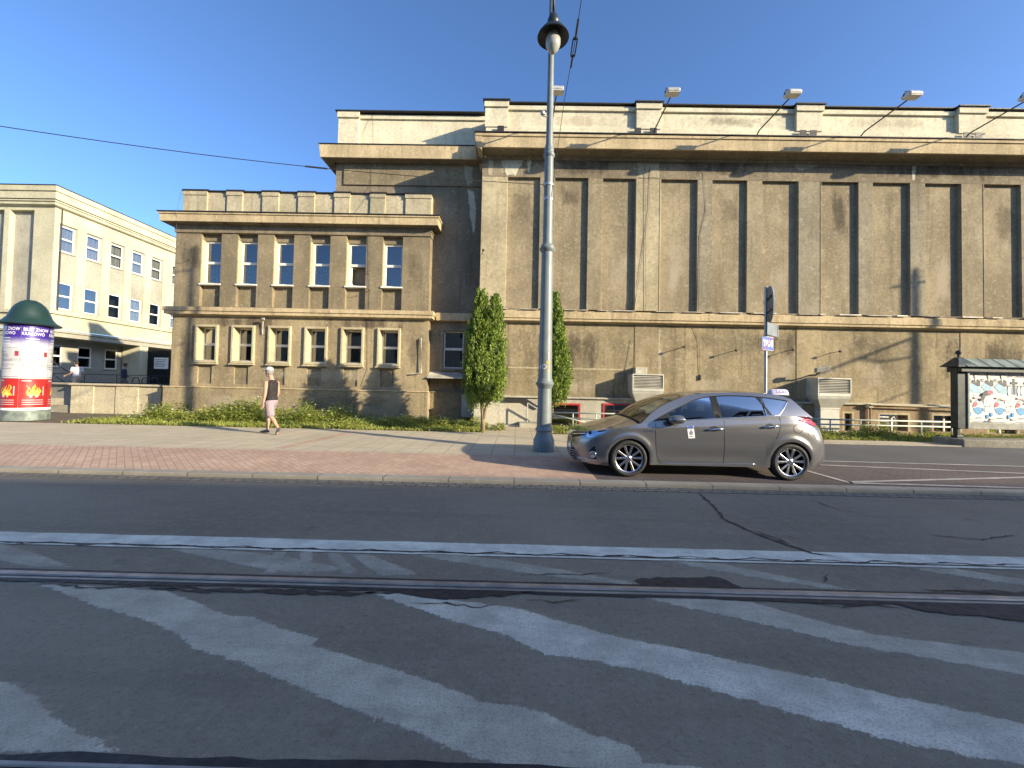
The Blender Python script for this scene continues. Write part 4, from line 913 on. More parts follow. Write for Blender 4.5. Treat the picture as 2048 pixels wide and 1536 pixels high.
MB().tube([(0, -.1, 8.0), (0, -1.3, 7.85), (0, -2.8, 7.6)], .055, 8).tube([(0, -.1, 7.3), (0, -.7, 7.5), (0, -1.0, 7.86)], .04, 8).tube([(0, -.12, 6.0), (0, -.9, 5.9)], .028, 6).build('wire_bracket', M['cast'], None).parent = lamp2
# span wires ---------------------------------------------------------------
w0 = Vector((LX-.1, LY-.03, 6.06+.06)); w1 = at(-200, 222, 6.2)
pts = [w0+(w1-w0)*k/16-Vector((0, 0, .18*math.sin(PI*k/16))) for k in range(17)]
sw = empty('span_wire', tuple(w0), 'thin black overhead wire running left from the lamp post across the sky', 'wire'); MB().tube(pts, .007, 6).build('strand', M['cable'], sw)
def px_of(p): v = CAM_ROT.transposed() @ (Vector(p)-Vector((0, 0, EYE))); return PCX+FOC*v.x/-v.z
k_ = min(range(1, 15), key=lambda k: abs(px_of(pts[k])-620)); q = pts[k_]; d_ = (pts[k_+1]-pts[k_]).normalized(); MB().tube([q-d_*.22, q-d_*.19, q+d_*.19, q+d_*.22], [.006, .017, .017, .006], 8).build('insulator', M['cable'], sw)
w0 = Vector((LX+.05, LY-.12, 5.78)); wa = at(1128, 205, 8.2); wb = at(1148, 95, 6.6); w1 = at(1172, -60, 5.0)
sw = empty('span_wire', tuple(w0), 'black overhead wire with a turnbuckle rising steeply right of the lamp post', 'wire')
MB().tube([w0, wa, wb, w1, w1+(w1-wb)*2], .006, 6).build('strand', M['cable'], sw)
d_ = (w1-wb).normalized(); s_ = Vector((.035, 0, 0))
MB().tube([wb-d_*.22+s_, wb+d_*.22+s_], .012, 6).tube([wb-d_*.22-s_, wb+d_*.22-s_], .012, 6).tube([wb-d_*.24-s_, wb-d_*.24+s_], .02, 6).tube([wb+d_*.24-s_, wb+d_*.24+s_], .02, 6).tube([wb+d_*.22, wb+d_*.7], .018, 6).tube([wb-d_*.22, wb-d_*.6], .018, 6).build('turnbuckle', M['cable'], sw)

# ================================================================== taxi-rank sign
SY = 8.75
M['signback'] = plain('sign_back_metal', (.17, .19, .21), .5, .3, vary=.15)
M['signblue'] = plain('sign_blue', (.02, .07, .36), .4, vary=.05); M['signred'] = plain('sign_red', (.42, .03, .03), .4); M['signwhite'] = plain('sign_white', (.78, .78, .78), .4, vary=.04)
sx = X_(1531, 760, SY)
sg = empty('sign_post', (sx, SY, .06), 'grey metal sign post behind the taxi with round sign, blank plate and blue TAXI plate', 'road sign')
ztop = Z_(1533, 574, SY)
MB().tube([(sx, SY, .06), (sx, SY, ztop)], .030, 12).build('pole', M['galv'], sg, smooth=40)
def tilt(u, v, y, ang, cx, cz):
    """(u along the plate, v up, y towards its face) for a plate turned by ang about the pole"""
    return (cx+u*math.cos(ang)-y*math.sin(ang), SY-.0+u*math.sin(ang)+y*math.cos(ang), cz+v)
rr = (Z_(1537, 573, SY)-Z_(1537, 648, SY))/2; rc = Z_(1537, 610.5, SY); ang = R(68)
u_ = .05
mb = MB(); n = 36
mb.loft([[tilt(rr*math.cos(2*PI*i/n)*k, rr*math.sin(2*PI*i/n)*k, y, ang, sx+.03, rc) for i in range(n)] for k, y in ((.97, -.055), (1, -.045), (1, -.03), (.97, -.02))])
rs = mb.build('round_sign', M['signback'], sg, smooth=40)
mb = MB()
for v in (.13, -.16): mb.loft([[tilt(u, v+dv, y, ang, sx+.03, rc) for u, dv, y in ((s*math.sqrt(rr*rr-.03)*1., -.015, a) , (s*math.sqrt(rr*rr-.03), .015, a), (s*math.sqrt(rr*rr-.03), .015, b_), (s*math.sqrt(rr*rr-.03), -.015, b_))] for s in (-1, 1) for a, b_ in ((-.018, .01),)])
mb.build('stiffener', M['dkiron'], rs)
MB().loft([[tilt(rr*.96*math.cos(2*PI*i/n), rr*.96*math.sin(2*PI*i/n), y, ang, sx+.03, rc) for i in range(n)] for y in (-.062, -.057)]).build('face', M['signwhite'], rs)
def plate(name, w, h, cz, ang, y0, m, cx=0., edge=True):
    mb = MB().loft([[tilt(u, v, y, ang, sx+cx, cz) for u, v in ((-w/2, -h/2), (w/2, -h/2), (w/2, h/2), (-w/2, h/2))] for y in (y0-.012, y0+.012)])
    return mb.build(name, m, sg, bevel=.004)
p_ = plate('blank_plate', .60, .27, Z_(1538, 660, SY), R(40), -.05, M['signback'], .08)
q_ = Z_(1538, 660, SY)
MB().loft([[tilt(u, v, y, R(40), sx+.08, q_) for u, v in ((.295, -.14), (.305, -.14), (.305, .14), (.295, .14))] for y in (-.075, -.03)]).build('edge_strip', M['signwhite'], p_)
a2 = R(28); cz = Z_(1529, 687.5, SY)
tp = plate('taxi_plate', .40, .30, cz, a2, -.06, M['signwhite'], -.02)
F = lambda u, v, k: tilt(u, v, -.0735-.002*k, a2, sx-.02, cz)
MB().poly([F(-.192, -.142, 0), F(.192, -.142, 0), F(.192, .142, 0), F(-.192, .142, 0)]).build('blue_field', M['signblue'], tp)
mb = MB()
for p in text_polys('TAXI', .185, .007): mb.poly([F(u*.86, v-.062, 1) for u, v in p])
mb.build('lettering', M['signwhite'], tp, normals=False)
MB().poly([F(-.19, -.142, 2), F(-.15, -.142, 2), F(.19, .142, 2), F(.15, .142, 2)]).build('red_bar', M['signred'], tp)

# ================================================================== advertising column
AX, AY = -16.4, 13.25
col = empty('advertising_column', (AX, AY, .06), 'round advertising column with green bell roof and purple, white and red posters', 'advertising column')
M['dkgreen'] = plain('dark_green_paint', (.014, .036, .031), .38, .0, vary=.15, scale=2)
M['purple'] = None
sc_ = 13.25/800
zz = lambda y: Z_(52, y, AY-.0)
RB = .545; KU = .65
zb_, z1_, zr_, zt_2 = .06, zz(817), zz(650), zz(601)
MB().lathe([(RB+.02, .06), (RB+.02, .34), (RB, .38), (RB, z1_)], (AX, AY, 0), 48).build('base', plain('weathered_green_base', (.14, .17, .15), .6, vary=.4, scale=5), col, smooth=40)
MB().lathe([(RB-.02, z1_-.02), (RB-.02, zr_+.1)], (AX, AY, 0), 48).build('drum', M['signwhite'], col, smooth=40)
hh = zt_2-zr_
MB().lathe([(RB-.1, zr_-.02), (RB+.17, zr_-.03), (RB+.20, zr_+.0), (RB+.15, zr_+.05), (RB+.06, zr_+hh*.13), (RB-.03, zr_+hh*.28), (RB-.08, zr_+hh*.45), (RB-.13, zr_+hh*.62), (RB-.20, zr_+hh*.78), (RB-.31, zr_+hh*.92), (.13, zr_+hh*1.0), (.02, zr_+hh*1.01)], (AX, AY, 0), 56).build('bell_roof', M['dkgreen'], col, smooth=50)
t = NT('purple_poster'); sep = t.n('ShaderNodeSeparateXYZ'); t.l(t.p(), sep.inputs[0])
zpu0, zpu1 = zz(697), zr_-.02
f = t.ramp(sep.outputs['Z'], zpu0, zpu0+(zpu1-zpu0)*.5)
M['purple'] = t.done(t.mix(f, (.50, .49, .53), t.mix(t.ramp(t.noise(1.3, 3), .35, .65), (.045, .022, .24), (.03, .015, .17))), .35)
M['posterred'] = plain('red_poster', (.36, .020, .020), .4, vary=.12, scale=2); M['flame'] = plain('flame_print', (.85, .36, .04), .5, vary=.35, scale=14); M['flame2'] = plain('flame_core_print', (.9, .62, .12), .5, vary=.2)
M['ink'] = plain('grey_ink', (.20, .20, .23), .6); M['maroon'] = plain('maroon_print', (.24, .03, .05), .5)
M['white2'] = plain('off_white_poster', (.43, .43, .44), .5, vary=.12, scale=2)
def arc(z0, z1, a0, a1, rad): return [[(AX+rad*math.sin(a), AY-rad*math.cos(a), z) for a in [a0+(a1-a0)*i/16 for i in range(17)]] for z in (z0, z1)]
CA = math.atan2(AX, AY)       # the side turned to the street crossing
def P_(u, z, rad): a = u*KU/RB+FA; return (AX+rad*math.sin(a), AY-rad*math.cos(a), z)
FA = .86                                     # bearing of the seam that faces the road
def cyl_poly(pts, lvl): return [P_(u, z, RB+.004+.002*lvl) for u, z in pts]
def cyl_bar(mb, u0, u1, z0, z1, lvl, m=0):
    n = 6
    for i in range(n): a, b = u0+(u1-u0)*i/n, u0+(u1-u0)*(i+1)/n; mb.poly(cyl_poly([(a, z0), (b, z0), (b, z1), (a, z1)], lvl), m)
def cyl_text(mb, txt, size, u, z, lvl, sq=1.):
    for p in text_polys(txt, size): mb.poly(cyl_poly([(u+a*sq, z+b) for a, b in p], lvl))
pwid = 1.0
zw0 = zz(757); zr0 = z1_+.05
for k in range(5):
    u0 = -2.42+pwid*k+.2; u1 = u0+pwid-.012; uc = (u0+u1)/2
    g_ = lambda za, zb: [[P_(u0+(u1-u0)*i/8, z, RB+.004) for i in range(9)] for z in (za, zb)]
    o = MB().grid(g_(zpu0, zpu1)).build('purple_poster', M['purple'], col, smooth=True)
    mb = MB(); cyl_text(mb, 'BILET ZNOW', .15, uc, zpu1-.22, 1); cyl_text(mb, 'KRAKOWO', .15, uc-.1, zpu1-.36, 1)
    for j in range(3): cyl_bar(mb, uc-.35, uc+.1, zpu1-.48-.09*j, zpu1-.465-.09*j, 1)
    mb.build('lettering', M['signwhite'], o, normals=False)
    o = MB().grid(g_(zw0, zpu0-.01)).build('white_poster', M['white2'], col, smooth=True)
    mb = MB(); hgt = zpu0-zw0; cyl_text(mb, 'Willa', .17, uc-.12, zw0+hgt*.68, 1); cyl_text(mb, 'Decjusza', .15, uc-.04, zw0+hgt*.55, 1)
    for j, (a, b, t_) in enumerate(((-.45, .30, .44), (-.45, .05, .38), (-.45, .2, .30), (-.45, .46, .04), (-.42, -.12, .84))): cyl_bar(mb, uc+a, uc+b, zw0+hgt*t_, zw0+hgt*t_+.022, 1)
    mb.build('lettering', M['ink'], o, normals=False)
    MB().poly(cyl_poly([(uc+.30, zw0+hgt*.72), (uc+.44, zw0+hgt*.72), (uc+.44, zw0+hgt*.88), (uc+.30, zw0+hgt*.88)], 1)).build('maroon_square', M['maroon'], o, normals=False)
    o = MB().grid(g_(zr0, zw0-.01)).build('red_poster', M['posterred'], col, smooth=True)
    hgt = zw0-zr0; mb = MB(); random.seed(40+k)
    base = zr0+hgt*.42
    def tongue(cx, w, h, lean, lvl, mi):
        L_ = []; R__ = []
        for i in range(9):
            v = i/8; ww = w*(1-v)**.8*(1+.35*math.sin(v*7+cx*9)); x = cx+lean*v*v+.03*math.sin(v*9+cx*20); L_.append((x-ww, base+h*v)); R__.append((x+ww, base+h*v))
        mb.poly(cyl_poly(L_+R__[::-1][1:], lvl), mi)
    for j in range(6): tongue(uc-.19+.076*j, .055+.012*(j % 2), hgt*(.26+.16*random.random()), random.uniform(-.05, .07), 1+.12*j, 0)
    for j in range(4): tongue(uc-.12+.08*j, .035, hgt*(.14+.12*random.random()), random.uniform(-.03, .04), 2.1+.12*j, 1)
    mb.build('flame_picture', [M['flame'], M['flame2']], o, normals=False)
    mb = MB(); mb.poly(cyl_poly([(uc-.14, base-.06), (uc+.14, base-.06), (uc+.16, base+.02), (uc-.16, base+.02)], 3)); mb.poly(cyl_poly([(uc+.32, base), (uc+.36, base), (uc+.36, base+.3), (uc+.32, base+.3)], 1))
    for j in range(3): cyl_bar(mb, uc-.38, uc+.36, zr0+.10+.07*j, zr0+.12+.07*j, 1)
    cyl_bar(mb, uc-.42, uc-.1, zw0-.09, zw0-.06, 1); mb.build('lettering', M['white2'], o, normals=False)
MB().lathe([(RB+.004, z1_-.03), (RB+.012, z1_-.03), (RB+.012, z1_+.045), (RB+.004, z1_+.045)], (AX, AY, 0), 48, cap=False).build('white_band', M['signwhite'], col, smooth=40)

# ================================================================== billboard
BY = 11.95
bb0 = X_(1907, 800, BY)
bb = empty('poster_board', (bb0+1.9, BY, .06), 'roofed dark metal poster board at the right edge, covered with torn campaign and circus-coloured posters', 'billboard')
zrt, zrb = Z_(1960, 719, BY), Z_(1960, 736, BY); zpt, zpb = Z_(1985, 741, BY), Z_(1985, 845, BY); zrl = Z_(1985, 857, BY)
BW = 3.9
M['bbpost'] = plain('dark_green_iron', (.022, .032, .030), .45, .0, vary=.4, scale=9); M['bbroof'] = plain('verdigris_roof', (.20, .235, .20), .5, .1, vary=.25, scale=4); M['bbframe'] = plain('weathered_frame', (.26, .26, .21), .55, vary=.3, scale=5)
for x in (bb0+.14, bb0+BW-.14):
    p = MB().box(x-.13, x+.13, BY-.10, BY+.10, zrl-.02, zrb).box(x-.10, x-.0, BY-.06, BY+.06, .35, zrl-.02).box(x-.14, x+.05, BY-.09, BY+.09, .27, .35).build('post', M['bbpost'], bb, bevel=.015)
    MB().lathe([(.03, zrb+.28), (.03, zrb+.38), (.065, zrb+.40), (.075, zrb+.45), (.05, zrb+.50), (.01, zrb+.52)], (x+.02, BY, 0), 14).build('finial', M['pigeon'], bb, smooth=40)
    MB().loft([[(x-.29, BY-.27, zrb+.02), (x+.2, BY-.27, zrb+.02), (x+.2, BY+.27, zrb+.02), (x-.29, BY+.27, zrb+.02)], [(x-.20, BY-.2, zrb+.12), (x+.17, BY-.2, zrb+.12), (x+.17, BY+.2, zrb+.12), (x-.20, BY+.2, zrb+.12)], [(x-.06, BY-.06, zrb+.30), (x+.1, BY-.06, zrb+.30), (x+.1, BY+.06, zrb+.30), (x-.06, BY+.06, zrb+.30)]]).build('roof_cap', M['bbpost'], bb, bevel=.01)
mb = MB().prism([(bb0+.1, BY-.30, zrb+.02), (bb0+.1, BY, zrb+.27), (bb0+.1, BY+.30, zrb+.02)], (BW-.2, 0, 0)); ro = mb.build('roof', M['bbroof'], bb)
mb = MB()
for k in range(9): x = bb0+.35+k*.4; mb.prism([(x, BY-.31, zrb+.025), (x-.06, BY, zrb+.285), (x-.045, BY, zrb+.285), (x+.015, BY-.31, zrb+.025)], (0, -.004, .006))
mb.build('roof_seam', M['bbpost'], ro)
MB().box(bb0+.02, bb0+BW-.02, BY-.20, BY+.2, zrb-.13, zrb+.018).build('header_beam', M['bbpost'], bb, bevel=.01)
MB().box(bb0+.28, bb0+.34, BY-.13, BY-.05, zpb+.001, zpt+.02).box(bb0+.28, bb0+BW-.28, BY-.13, BY-.05, zrl-.02, zpb).build('frame', M['bbframe'], bb, bevel=.01)
MB().box(bb0+.3, bb0+BW-.3, BY-.045, BY+.04, zrl, zrb).build('backboard', M['bbframe'], bb)
o = MB().box(bb0-.18, bb0+BW+.3, BY-.42, BY+.45, .0, .27).build('concrete_plinth', stucco('concrete_base', (.30, .27, .21), (.24, .215, .17)), bb, bevel=.03)
M['suit'] = plain('suit_print', (.055, .06, .07), .6); M['skinp'] = plain('portrait_print', (.62, .55, .48), .6); M['hairp'] = plain('hair_print', (.22, .20, .18), .6); M['cyanp'] = plain('cyan_print', (.30, .50, .58), .6); M['redp'] = plain('red_print', (.52, .10, .14), .6); M['bluep'] = plain('blue_print', (.08, .33, .60), .6); M['slatep'] = plain('slate_print', (.24, .30, .38), .6); M['pinkp'] = plain('pink_print', (.72, .52, .50), .6); M['cream2'] = plain('cream_paper', (.74, .71, .63), .6, vary=.05, scale=3)
PM = [M[k] for k in ('cream2', 'suit', 'skinp', 'hairp', 'cyanp', 'redp', 'bluep', 'slatep', 'pinkp', 'ink')]
yb = BY-.048
def disc(cx, cz, rx, rz, a0=0, a1=2*PI, n=22): return [(cx+rx*math.cos(a0+(a1-a0)*i/n), cz+rz*math.sin(a0+(a1-a0)*i/n)) for i in range(n+(0 if a1-a0 > 6.2 else 1))]
class Poster:
    def __init__(s, x0, x1, z0, z1, torn=.012):
        s.mb = MB(); s.k = 0; n = 10
        top = [(x0+(x1-x0)*i/n, z1+random.uniform(-torn, torn)) for i in range(n+1)]; bot = [(x1-(x1-x0)*i/n, z0+random.uniform(-torn, torn)*2) for i in range(n+1)]
        s.add(top+bot, 0)
        s.x0, s.x1, s.z0, s.z1 = x0, x1, z0, z1
    def add(s, pts, m): s.mb.poly([(x, yb-.002-.0018*s.k, z) for x, z in pts], m); s.k += 1
    def bar(s, u0, u1, v0, v1, m): w, h = s.x1-s.x0, s.z1-s.z0; a, b, c, d = s.x0+w*u0, s.x0+w*u1, s.z0+h*v0, s.z0+h*v1; s.add([(a, c), (b, c), (b, d), (a, d)], m)
    def uv(s, pts, m): w, h = s.x1-s.x0, s.z1-s.z0; s.add([(s.x0+w*u, s.z0+h*v) for u, v in pts], m)
    def build(s, name): return s.mb.build(name, PM, bb, normals=False)
random.seed(5)
zmid = zpb+(zpt-zpb)*.52
px0 = bb0+.35; pw_ = .385
MB().poly([(px0, yb-.0008, zpb-.02), (bb0+BW-.34, yb-.0008, zpb-.02), (bb0+BW-.34, yb-.0008, zpt), (px0, yb-.0008, zpt)]).build('old_paper', M['cream2'], bb)
for k in range(8):
    x = px0+k*pw_+.01; P = Poster(x, x+pw_-.015, zmid, zpt-.03)
    P.bar(.03, .95, .88, .905, 9); P.bar(.05, .6, .83, .85, 9)
    if k in (3, 4):
        P.bar(.0, 1, .06, .34, 7); P.bar(.42, .58, .05, .72, 1); P.bar(.22, .80, .48, .58, 1); P.uv(disc(.10, .2, .12, .2), 0); P.uv(disc(.86, .2, .12, .2), 0)
        for v in (.78, .40): P.bar(.0, .4, v, v+.03, 9); P.bar(.62, 1, v, v+.03, 9)
        P.bar(.1, .8, .86, .93, 8)
    else:
        P.uv([(0, .35), (.35, .55), (1, .25), (1, .08), (.4, .10)], 4)
        P.uv([(.30, .50), (.38, .62), (.58, .66), (.80, .66), (.97, .60), (.97, .38), (.80, .36)], 1); P.uv([(.56, .66), (.68, .66), (.62, .52)], 0)
        P.uv(disc(.62, .80, .125, .105), 3); P.uv(disc(.62, .775, .105, .10), 2); P.bar(.02, .2, .62, .68, 9); P.bar(.12, .28, .56, .6, 9)
    P.build('campaign_poster')
pw2 = .62
random.seed(9)
for k in range(5):
    x = px0+k*pw2; P = Poster(x+.005, x+pw2-.01, zpb+.0, zmid-.005, .014)
    cx, cz, rx, rz = .52, .55, .30, .30
    P.uv(disc(cx, cz, rx, rz, 0, PI, 18), 7); P.uv(disc(cx, cz, rx*.86, rz*.86), 0)
    P.uv([(cx-rx*.95, cz+.02), (cx-rx*.8, cz+rz*.5), (cx-rx*.35, cz+rz*.7), (cx-rx*.1, cz+rz*.45), (cx-.05, cz+.10), (cx-.15, cz+.02)], 5)
    P.uv([(cx-rx*.85, cz-.04), (cx-rx*.2, cz+.02), (cx+rx*.45, cz-.0), (cx+rx*.7, cz-.06), (cx+rx*.4, cz-rz*.75), (cx, cz-rz*.9), (cx-rx*.5, cz-rz*.65)], 6); P.uv(disc(cx+.04, cz-.08, .05, .05), 7)
    P.uv([(cx+rx*.6, cz-.02), (cx+rx*1.05, cz-.02), (cx+rx*.9, cz-.14), (cx+rx*.55, cz-.12)], 7)
    P.bar(cx-.12, cx+.14, cz-rz-.10, cz-rz-.065, 9)
    for u, v in ((.10, .30), (.93, .22)): P.uv(disc(u, v, .06, .085), 6)
    for u, v in ((.08, .62), (.92, .6), (.90, .42)): P.uv(disc(u, v, .03, .025), 9)
    P.bar(.03, .32, .10, .17, 8); P.bar(.30, .72, .88, .95, 8); P.bar(.62, .9, .83, .87, 8); P.bar(.82, .87, .72, .82, 7); P.bar(.2, .9, .03, .045, 9)
    P.build('event_poster')
mb = MB(); Q = lambda pts, k: mb.poly([(x, yb-.032-.001*k, z) for x, z in pts], k)
mb.poly([(px0+.35, yb-.034, zmid-.14), (px0+.42, yb-.034, zmid+.06), (px0+.58, yb-.034, zmid+.13), (px0+.66, yb-.034, zmid+.02), (px0+.5, yb-.034, zmid-.03), (px0+.42, yb-.034, zmid-.18)], 0); mb.poly([(px0+.52, yb-.036, zmid+.05), (px0+.60, yb-.036, zmid+.16), (px0+.70, yb-.036, zmid+.12), (px0+.72, yb-.036, zmid+.03)], 1)
mb.poly([(px0+1.62, yb-.034, zmid-.24), (px0+1.80, yb-.034, zmid-.06), (px0+1.84, yb-.034, zmid-.24)], 0)
mb.poly([(px0+.0, yb-.034, zmid-.15), (px0+.08, yb-.034, zmid-.12), (px0+.10, yb-.034, zmid-.22), (px0+.0, yb-.034, zmid-.26)], 0)
mb.poly([(px0+.45, yb-.034, zpb-.03), (px0+.56, yb-.034, zpb+.09), (px0+.72, yb-.034, zpb-.02)], 0)
mb.build('torn_scrap', [M['suit'], M['redp']], bb, normals=False)

# ================================================================== conifers
M['thuja'] = leafy('thuja_leaves', (.07, .13, .016), (.29, .38, .05), .25, 2.2)
M['bark'] = plain('thuja_bark', (.26, .19, .12), .9, vary=.35, scale=20, bump=.8)
import numpy as np
def leaf_mesh(name, C, U, V, m, parent=None, tip=.25):
    """many small leaf faces: centres C, half length vectors U, half width vectors V (arrays n x 3)"""
    n = len(C); v = np.empty((n, 4, 3)); v[:, 0] = C-U; v[:, 1] = C+V-U*.1; v[:, 2] = C+U; v[:, 3] = C-V-U*.1
    me = bpy.data.meshes.new(name); me.vertices.add(4*n); me.vertices.foreach_set('co', v.reshape(-1)); me.loops.add(4*n); me.loops.foreach_set('vertex_index', np.arange(4*n, dtype=np.int32))
    me.polygons.add(n); me.polygons.foreach_set('loop_start', np.arange(0, 4*n, 4, dtype=np.int32)); me.update(); me.validate(); me.materials.append(m)
    o = bpy.data.objects.new(name, me); COL.objects.link(o)
    if parent: o.parent = parent
    return o
def conifer(x, y, lobes, zlow, seed, lab, stems):
    rng = np.random.default_rng(seed); r = empty('thuja_tree', (x, y, TZ), lab, 'tree')
    Cs, Us, Vs = [], [], []
    for (cx, cy, z0, z1, rad, n) in lobes:
        nb = 420; bh = rng.random(nb)**.9; ba = rng.random(nb)*2*PI; br = rng.uniform(.55, 1.08, nb)
        prof = lambda h: np.clip(np.where(h < .28, .62+.38*np.sin(h/.28*PI/2), np.cos((h-.28)/.72*PI/2*.97)**.72), .03, 1)
        per = int(n*1.7)//nb
        for k in range(nb):
            h = bh[k]; R0 = rad*prof(h)*br[k]; bz = z0+(z1-z0)*h; bp = np.array([cx+math.cos(ba[k])*R0, cy+math.sin(ba[k])*R0, bz])
            d = np.array([math.cos(ba[k])*.42, math.sin(ba[k])*.42, 1.0]); d /= np.linalg.norm(d)
            tt = rng.random((per, 1)); spread = rng.normal(0, 1, (per, 3))*np.array([.055, .055, .05])
            P = bp+d*(tt-.45)*.30+spread*(1.1-tt)
            dirs = d+rng.normal(0, .42, (per, 3)); dirs /= np.linalg.norm(dirs, axis=1, keepdims=True)
            w = np.cross(dirs, rng.normal(0, 1, (per, 3))); w /= np.linalg.norm(w, axis=1, keepdims=True)
            L = rng.uniform(.020, .044, (per, 1)); Cs.append(P); Us.append(dirs*L); Vs.append(w*L*rng.uniform(.35, .55, (per, 1)))
    C, U, V = (np.concatenate(a) for a in (Cs, Us, Vs))
    leaf_mesh('crown', C, U, V, M['thuja'], r)
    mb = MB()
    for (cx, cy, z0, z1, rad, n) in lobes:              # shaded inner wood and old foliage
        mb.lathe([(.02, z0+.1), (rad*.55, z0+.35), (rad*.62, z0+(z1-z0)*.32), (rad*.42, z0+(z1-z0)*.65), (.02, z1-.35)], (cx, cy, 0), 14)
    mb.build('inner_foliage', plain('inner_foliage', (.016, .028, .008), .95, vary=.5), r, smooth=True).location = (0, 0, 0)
    for o in kids(r):
        if o.name.startswith('inner'):
            o.data.transform(Matrix.Translation((x, y, TZ)))
    mb = MB()
    for s in stems: mb.tube([Vector(p) for p in s[0]], s[1], 10)
    t = mb.build('trunk', M['bark'], r, smooth=True); t.data.transform(Matrix.Translation((x, y, TZ)))
    return r
TY = 12.7
TZ = Z_(966, 860, TY)
def hgt(px, y): return Z_(px, y, TY)-TZ
k_ = TY/800
t1x = X_(966, 857, TY)
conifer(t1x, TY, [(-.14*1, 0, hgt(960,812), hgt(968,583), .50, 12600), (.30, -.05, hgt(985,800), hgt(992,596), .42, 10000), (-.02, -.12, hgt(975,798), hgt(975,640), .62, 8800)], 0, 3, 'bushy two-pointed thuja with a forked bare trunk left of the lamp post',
        [([(0,0,-.05),(-.02,0,.45),(-.06,0,.8),(-.12,0,1.3)], [.075,.06,.05,.04]), ([(0,0,.35),(.06,-.02,.6),(.14,-.03,.95),(.26,-.05,1.4)], [.055,.05,.042,.03])])
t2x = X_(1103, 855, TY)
conifer(t2x, TY, [(.02, 0, hgt(1110,806), hgt(1112,588), .40, 12600), (.12, -.08, hgt(1118,802), hgt(1118,660), .44, 9200)], 0, 8, 'narrow single pointed thuja half hidden behind the lamp post', [([(0,0,-.05),(.0,0,.6),(.05,0,1.4)], [.07,.055,.04])])

# ================================================================== weeds and rough grass
M['weed'] = leafy('weed_leaves', (.14, .19, .03), (.50, .54, .12), .4, 1.5)
M['grass'] = leafy('grass_blades', (.17, .21, .03), (.50, .52, .12), .4, 1.2)
M['flower'] = plain('white_flower', (.7, .68, .55), .7)
def weeds(name, areas, seed, stuff_label=None):
    """areas: (x0, x1, y0, y1, plants, height)"""
    rng = np.random.default_rng(seed); C, U, V = [], [], []; FC = []
    for (x0, x1, y0, y1, n, H) in areas:
        for _ in range(n):
            px, py = rng.uniform(x0, x1), rng.uniform(y0, y1); clump = .55+.45*math.sin(px*2.3+math.sin(px*.9)*2)*math.cos(py*1.7+px*.6)
            h = H*max(.25, clump)*rng.uniform(.55, 1.25); nl = int(7+h*26); lean = rng.normal(0, .18, 2)
            t = rng.random(nl); a = rng.random(nl)*2*PI; sp = (.03+.13*h)*(1-.45*t)+.02
            c = np.stack([px+lean[0]*t*h+np.cos(a)*sp, py+lean[1]*t*h+np.sin(a)*sp, .05+t*h+rng.normal(0, .012, nl)], 1)
            d = np.stack([np.cos(a), np.sin(a), rng.uniform(-.3, .8, nl)], 1); d /= np.linalg.norm(d, axis=1, keepdims=True)
            w = np.cross(d, np.array([0, 0, 1.])+rng.normal(0, .35, (nl, 3))); w /= np.linalg.norm(w, axis=1, keepdims=True)
            L = rng.uniform(.025, .065, (nl, 1)); C.append(c); U.append(d*L); V.append(w*L*rng.uniform(.3, .5, (nl, 1)))
            if rng.random() < .09 and H > .25:
                FC.append(np.array([px+lean[0]*h, py+lean[1]*h, .06+h]))
    o = leaf_mesh(name, np.concatenate(C), np.concatenate(U), np.concatenate(V), M['weed'])
    tag(o, kind='stuff')
    if FC:
        n = len(FC)*7; c = np.repeat(np.array(FC), 7, 0)+rng.normal(0, .022, (n, 3)); d = rng.normal(0, 1, (n, 3)); d[:, 2] *= .3; d /= np.linalg.norm(d, axis=1, keepdims=True); w = np.cross(d, rng.normal(0, .3, (n, 3))+np.array([0, 0, 1.])); w /= np.linalg.norm(w, axis=1, keepdims=True)
        f = leaf_mesh('blossom', c, d*.02, w*.016, M['flower'], o); tag(f, kind='stuff')
    return o
def grass(name, areas, seed):
    rng = np.random.default_rng(seed); C, U, V = [], [], []
    for (x0, x1, y0, y1, n, H) in areas:
        p = np.stack([rng.uniform(x0, x1, n), rng.uniform(y0, y1, n)], 1); keep = rng.random(n) < np.clip(.6+.5*np.sin(p[:, 0]*1.9)*np.cos(p[:, 1]*2.7+p[:, 0]), .15, 1); p = p[keep]; m = len(p)
        h = H*rng.uniform(.4, 1.3, (m, 1)); a = rng.random(m)*2*PI; d = np.stack([np.cos(a)*.5, np.sin(a)*.5, np.ones(m)], 1); d /= np.linalg.norm(d, axis=1, keepdims=True)
        w = np.stack([-np.sin(a), np.cos(a), np.zeros(m)], 1); C.append(np.concatenate([p, .045+h*.42], 1)); U.append(d*h*.5); V.append(w*.009)
    o = leaf_mesh(name, np.concatenate(C), np.concatenate(U), np.concatenate(V), M['grass']); tag(o, kind='stuff'); return o
gl = X_(130, 845, 12.6)
weeds('weeds', [(gl+.6, -10.2, 13.6, 16.1, 900, .62), (-10.6, -6.6, 13.6, 15.7, 800, .78), (-7.4, -1.2, 13.6, 15.7, 800, .36), (-6.8, -5.4, 14.2, 15.7, 160, .70), (gl, -1.2, 12.55, 13.8, 900, .2), (-1.5, -.4, 12.9, 14.0, 90, .24), (1.0, 2.3, 12.9, 14.2, 150, .30)], 21)
weeds('weeds', [(7.5, 24, 13.0, 14.3, 900, .34), (7.5, 24, 12.55, 13.1, 520, .18), (11.5, 13, 13.4, 14.3, 70, .42), (2.3, 8, 12.8, 14.3, 120, .2), (8.0, 8.8, 13.6, 14.2, 40, .40)], 22)
grass('grass', [(gl, -1.0, 12.48, 15.8, 26000, .13), (2.2, 24, 12.5, 14.9, 24000, .12), (.9, 2.4, 12.6, 14.2, 1500, .12)], 23)

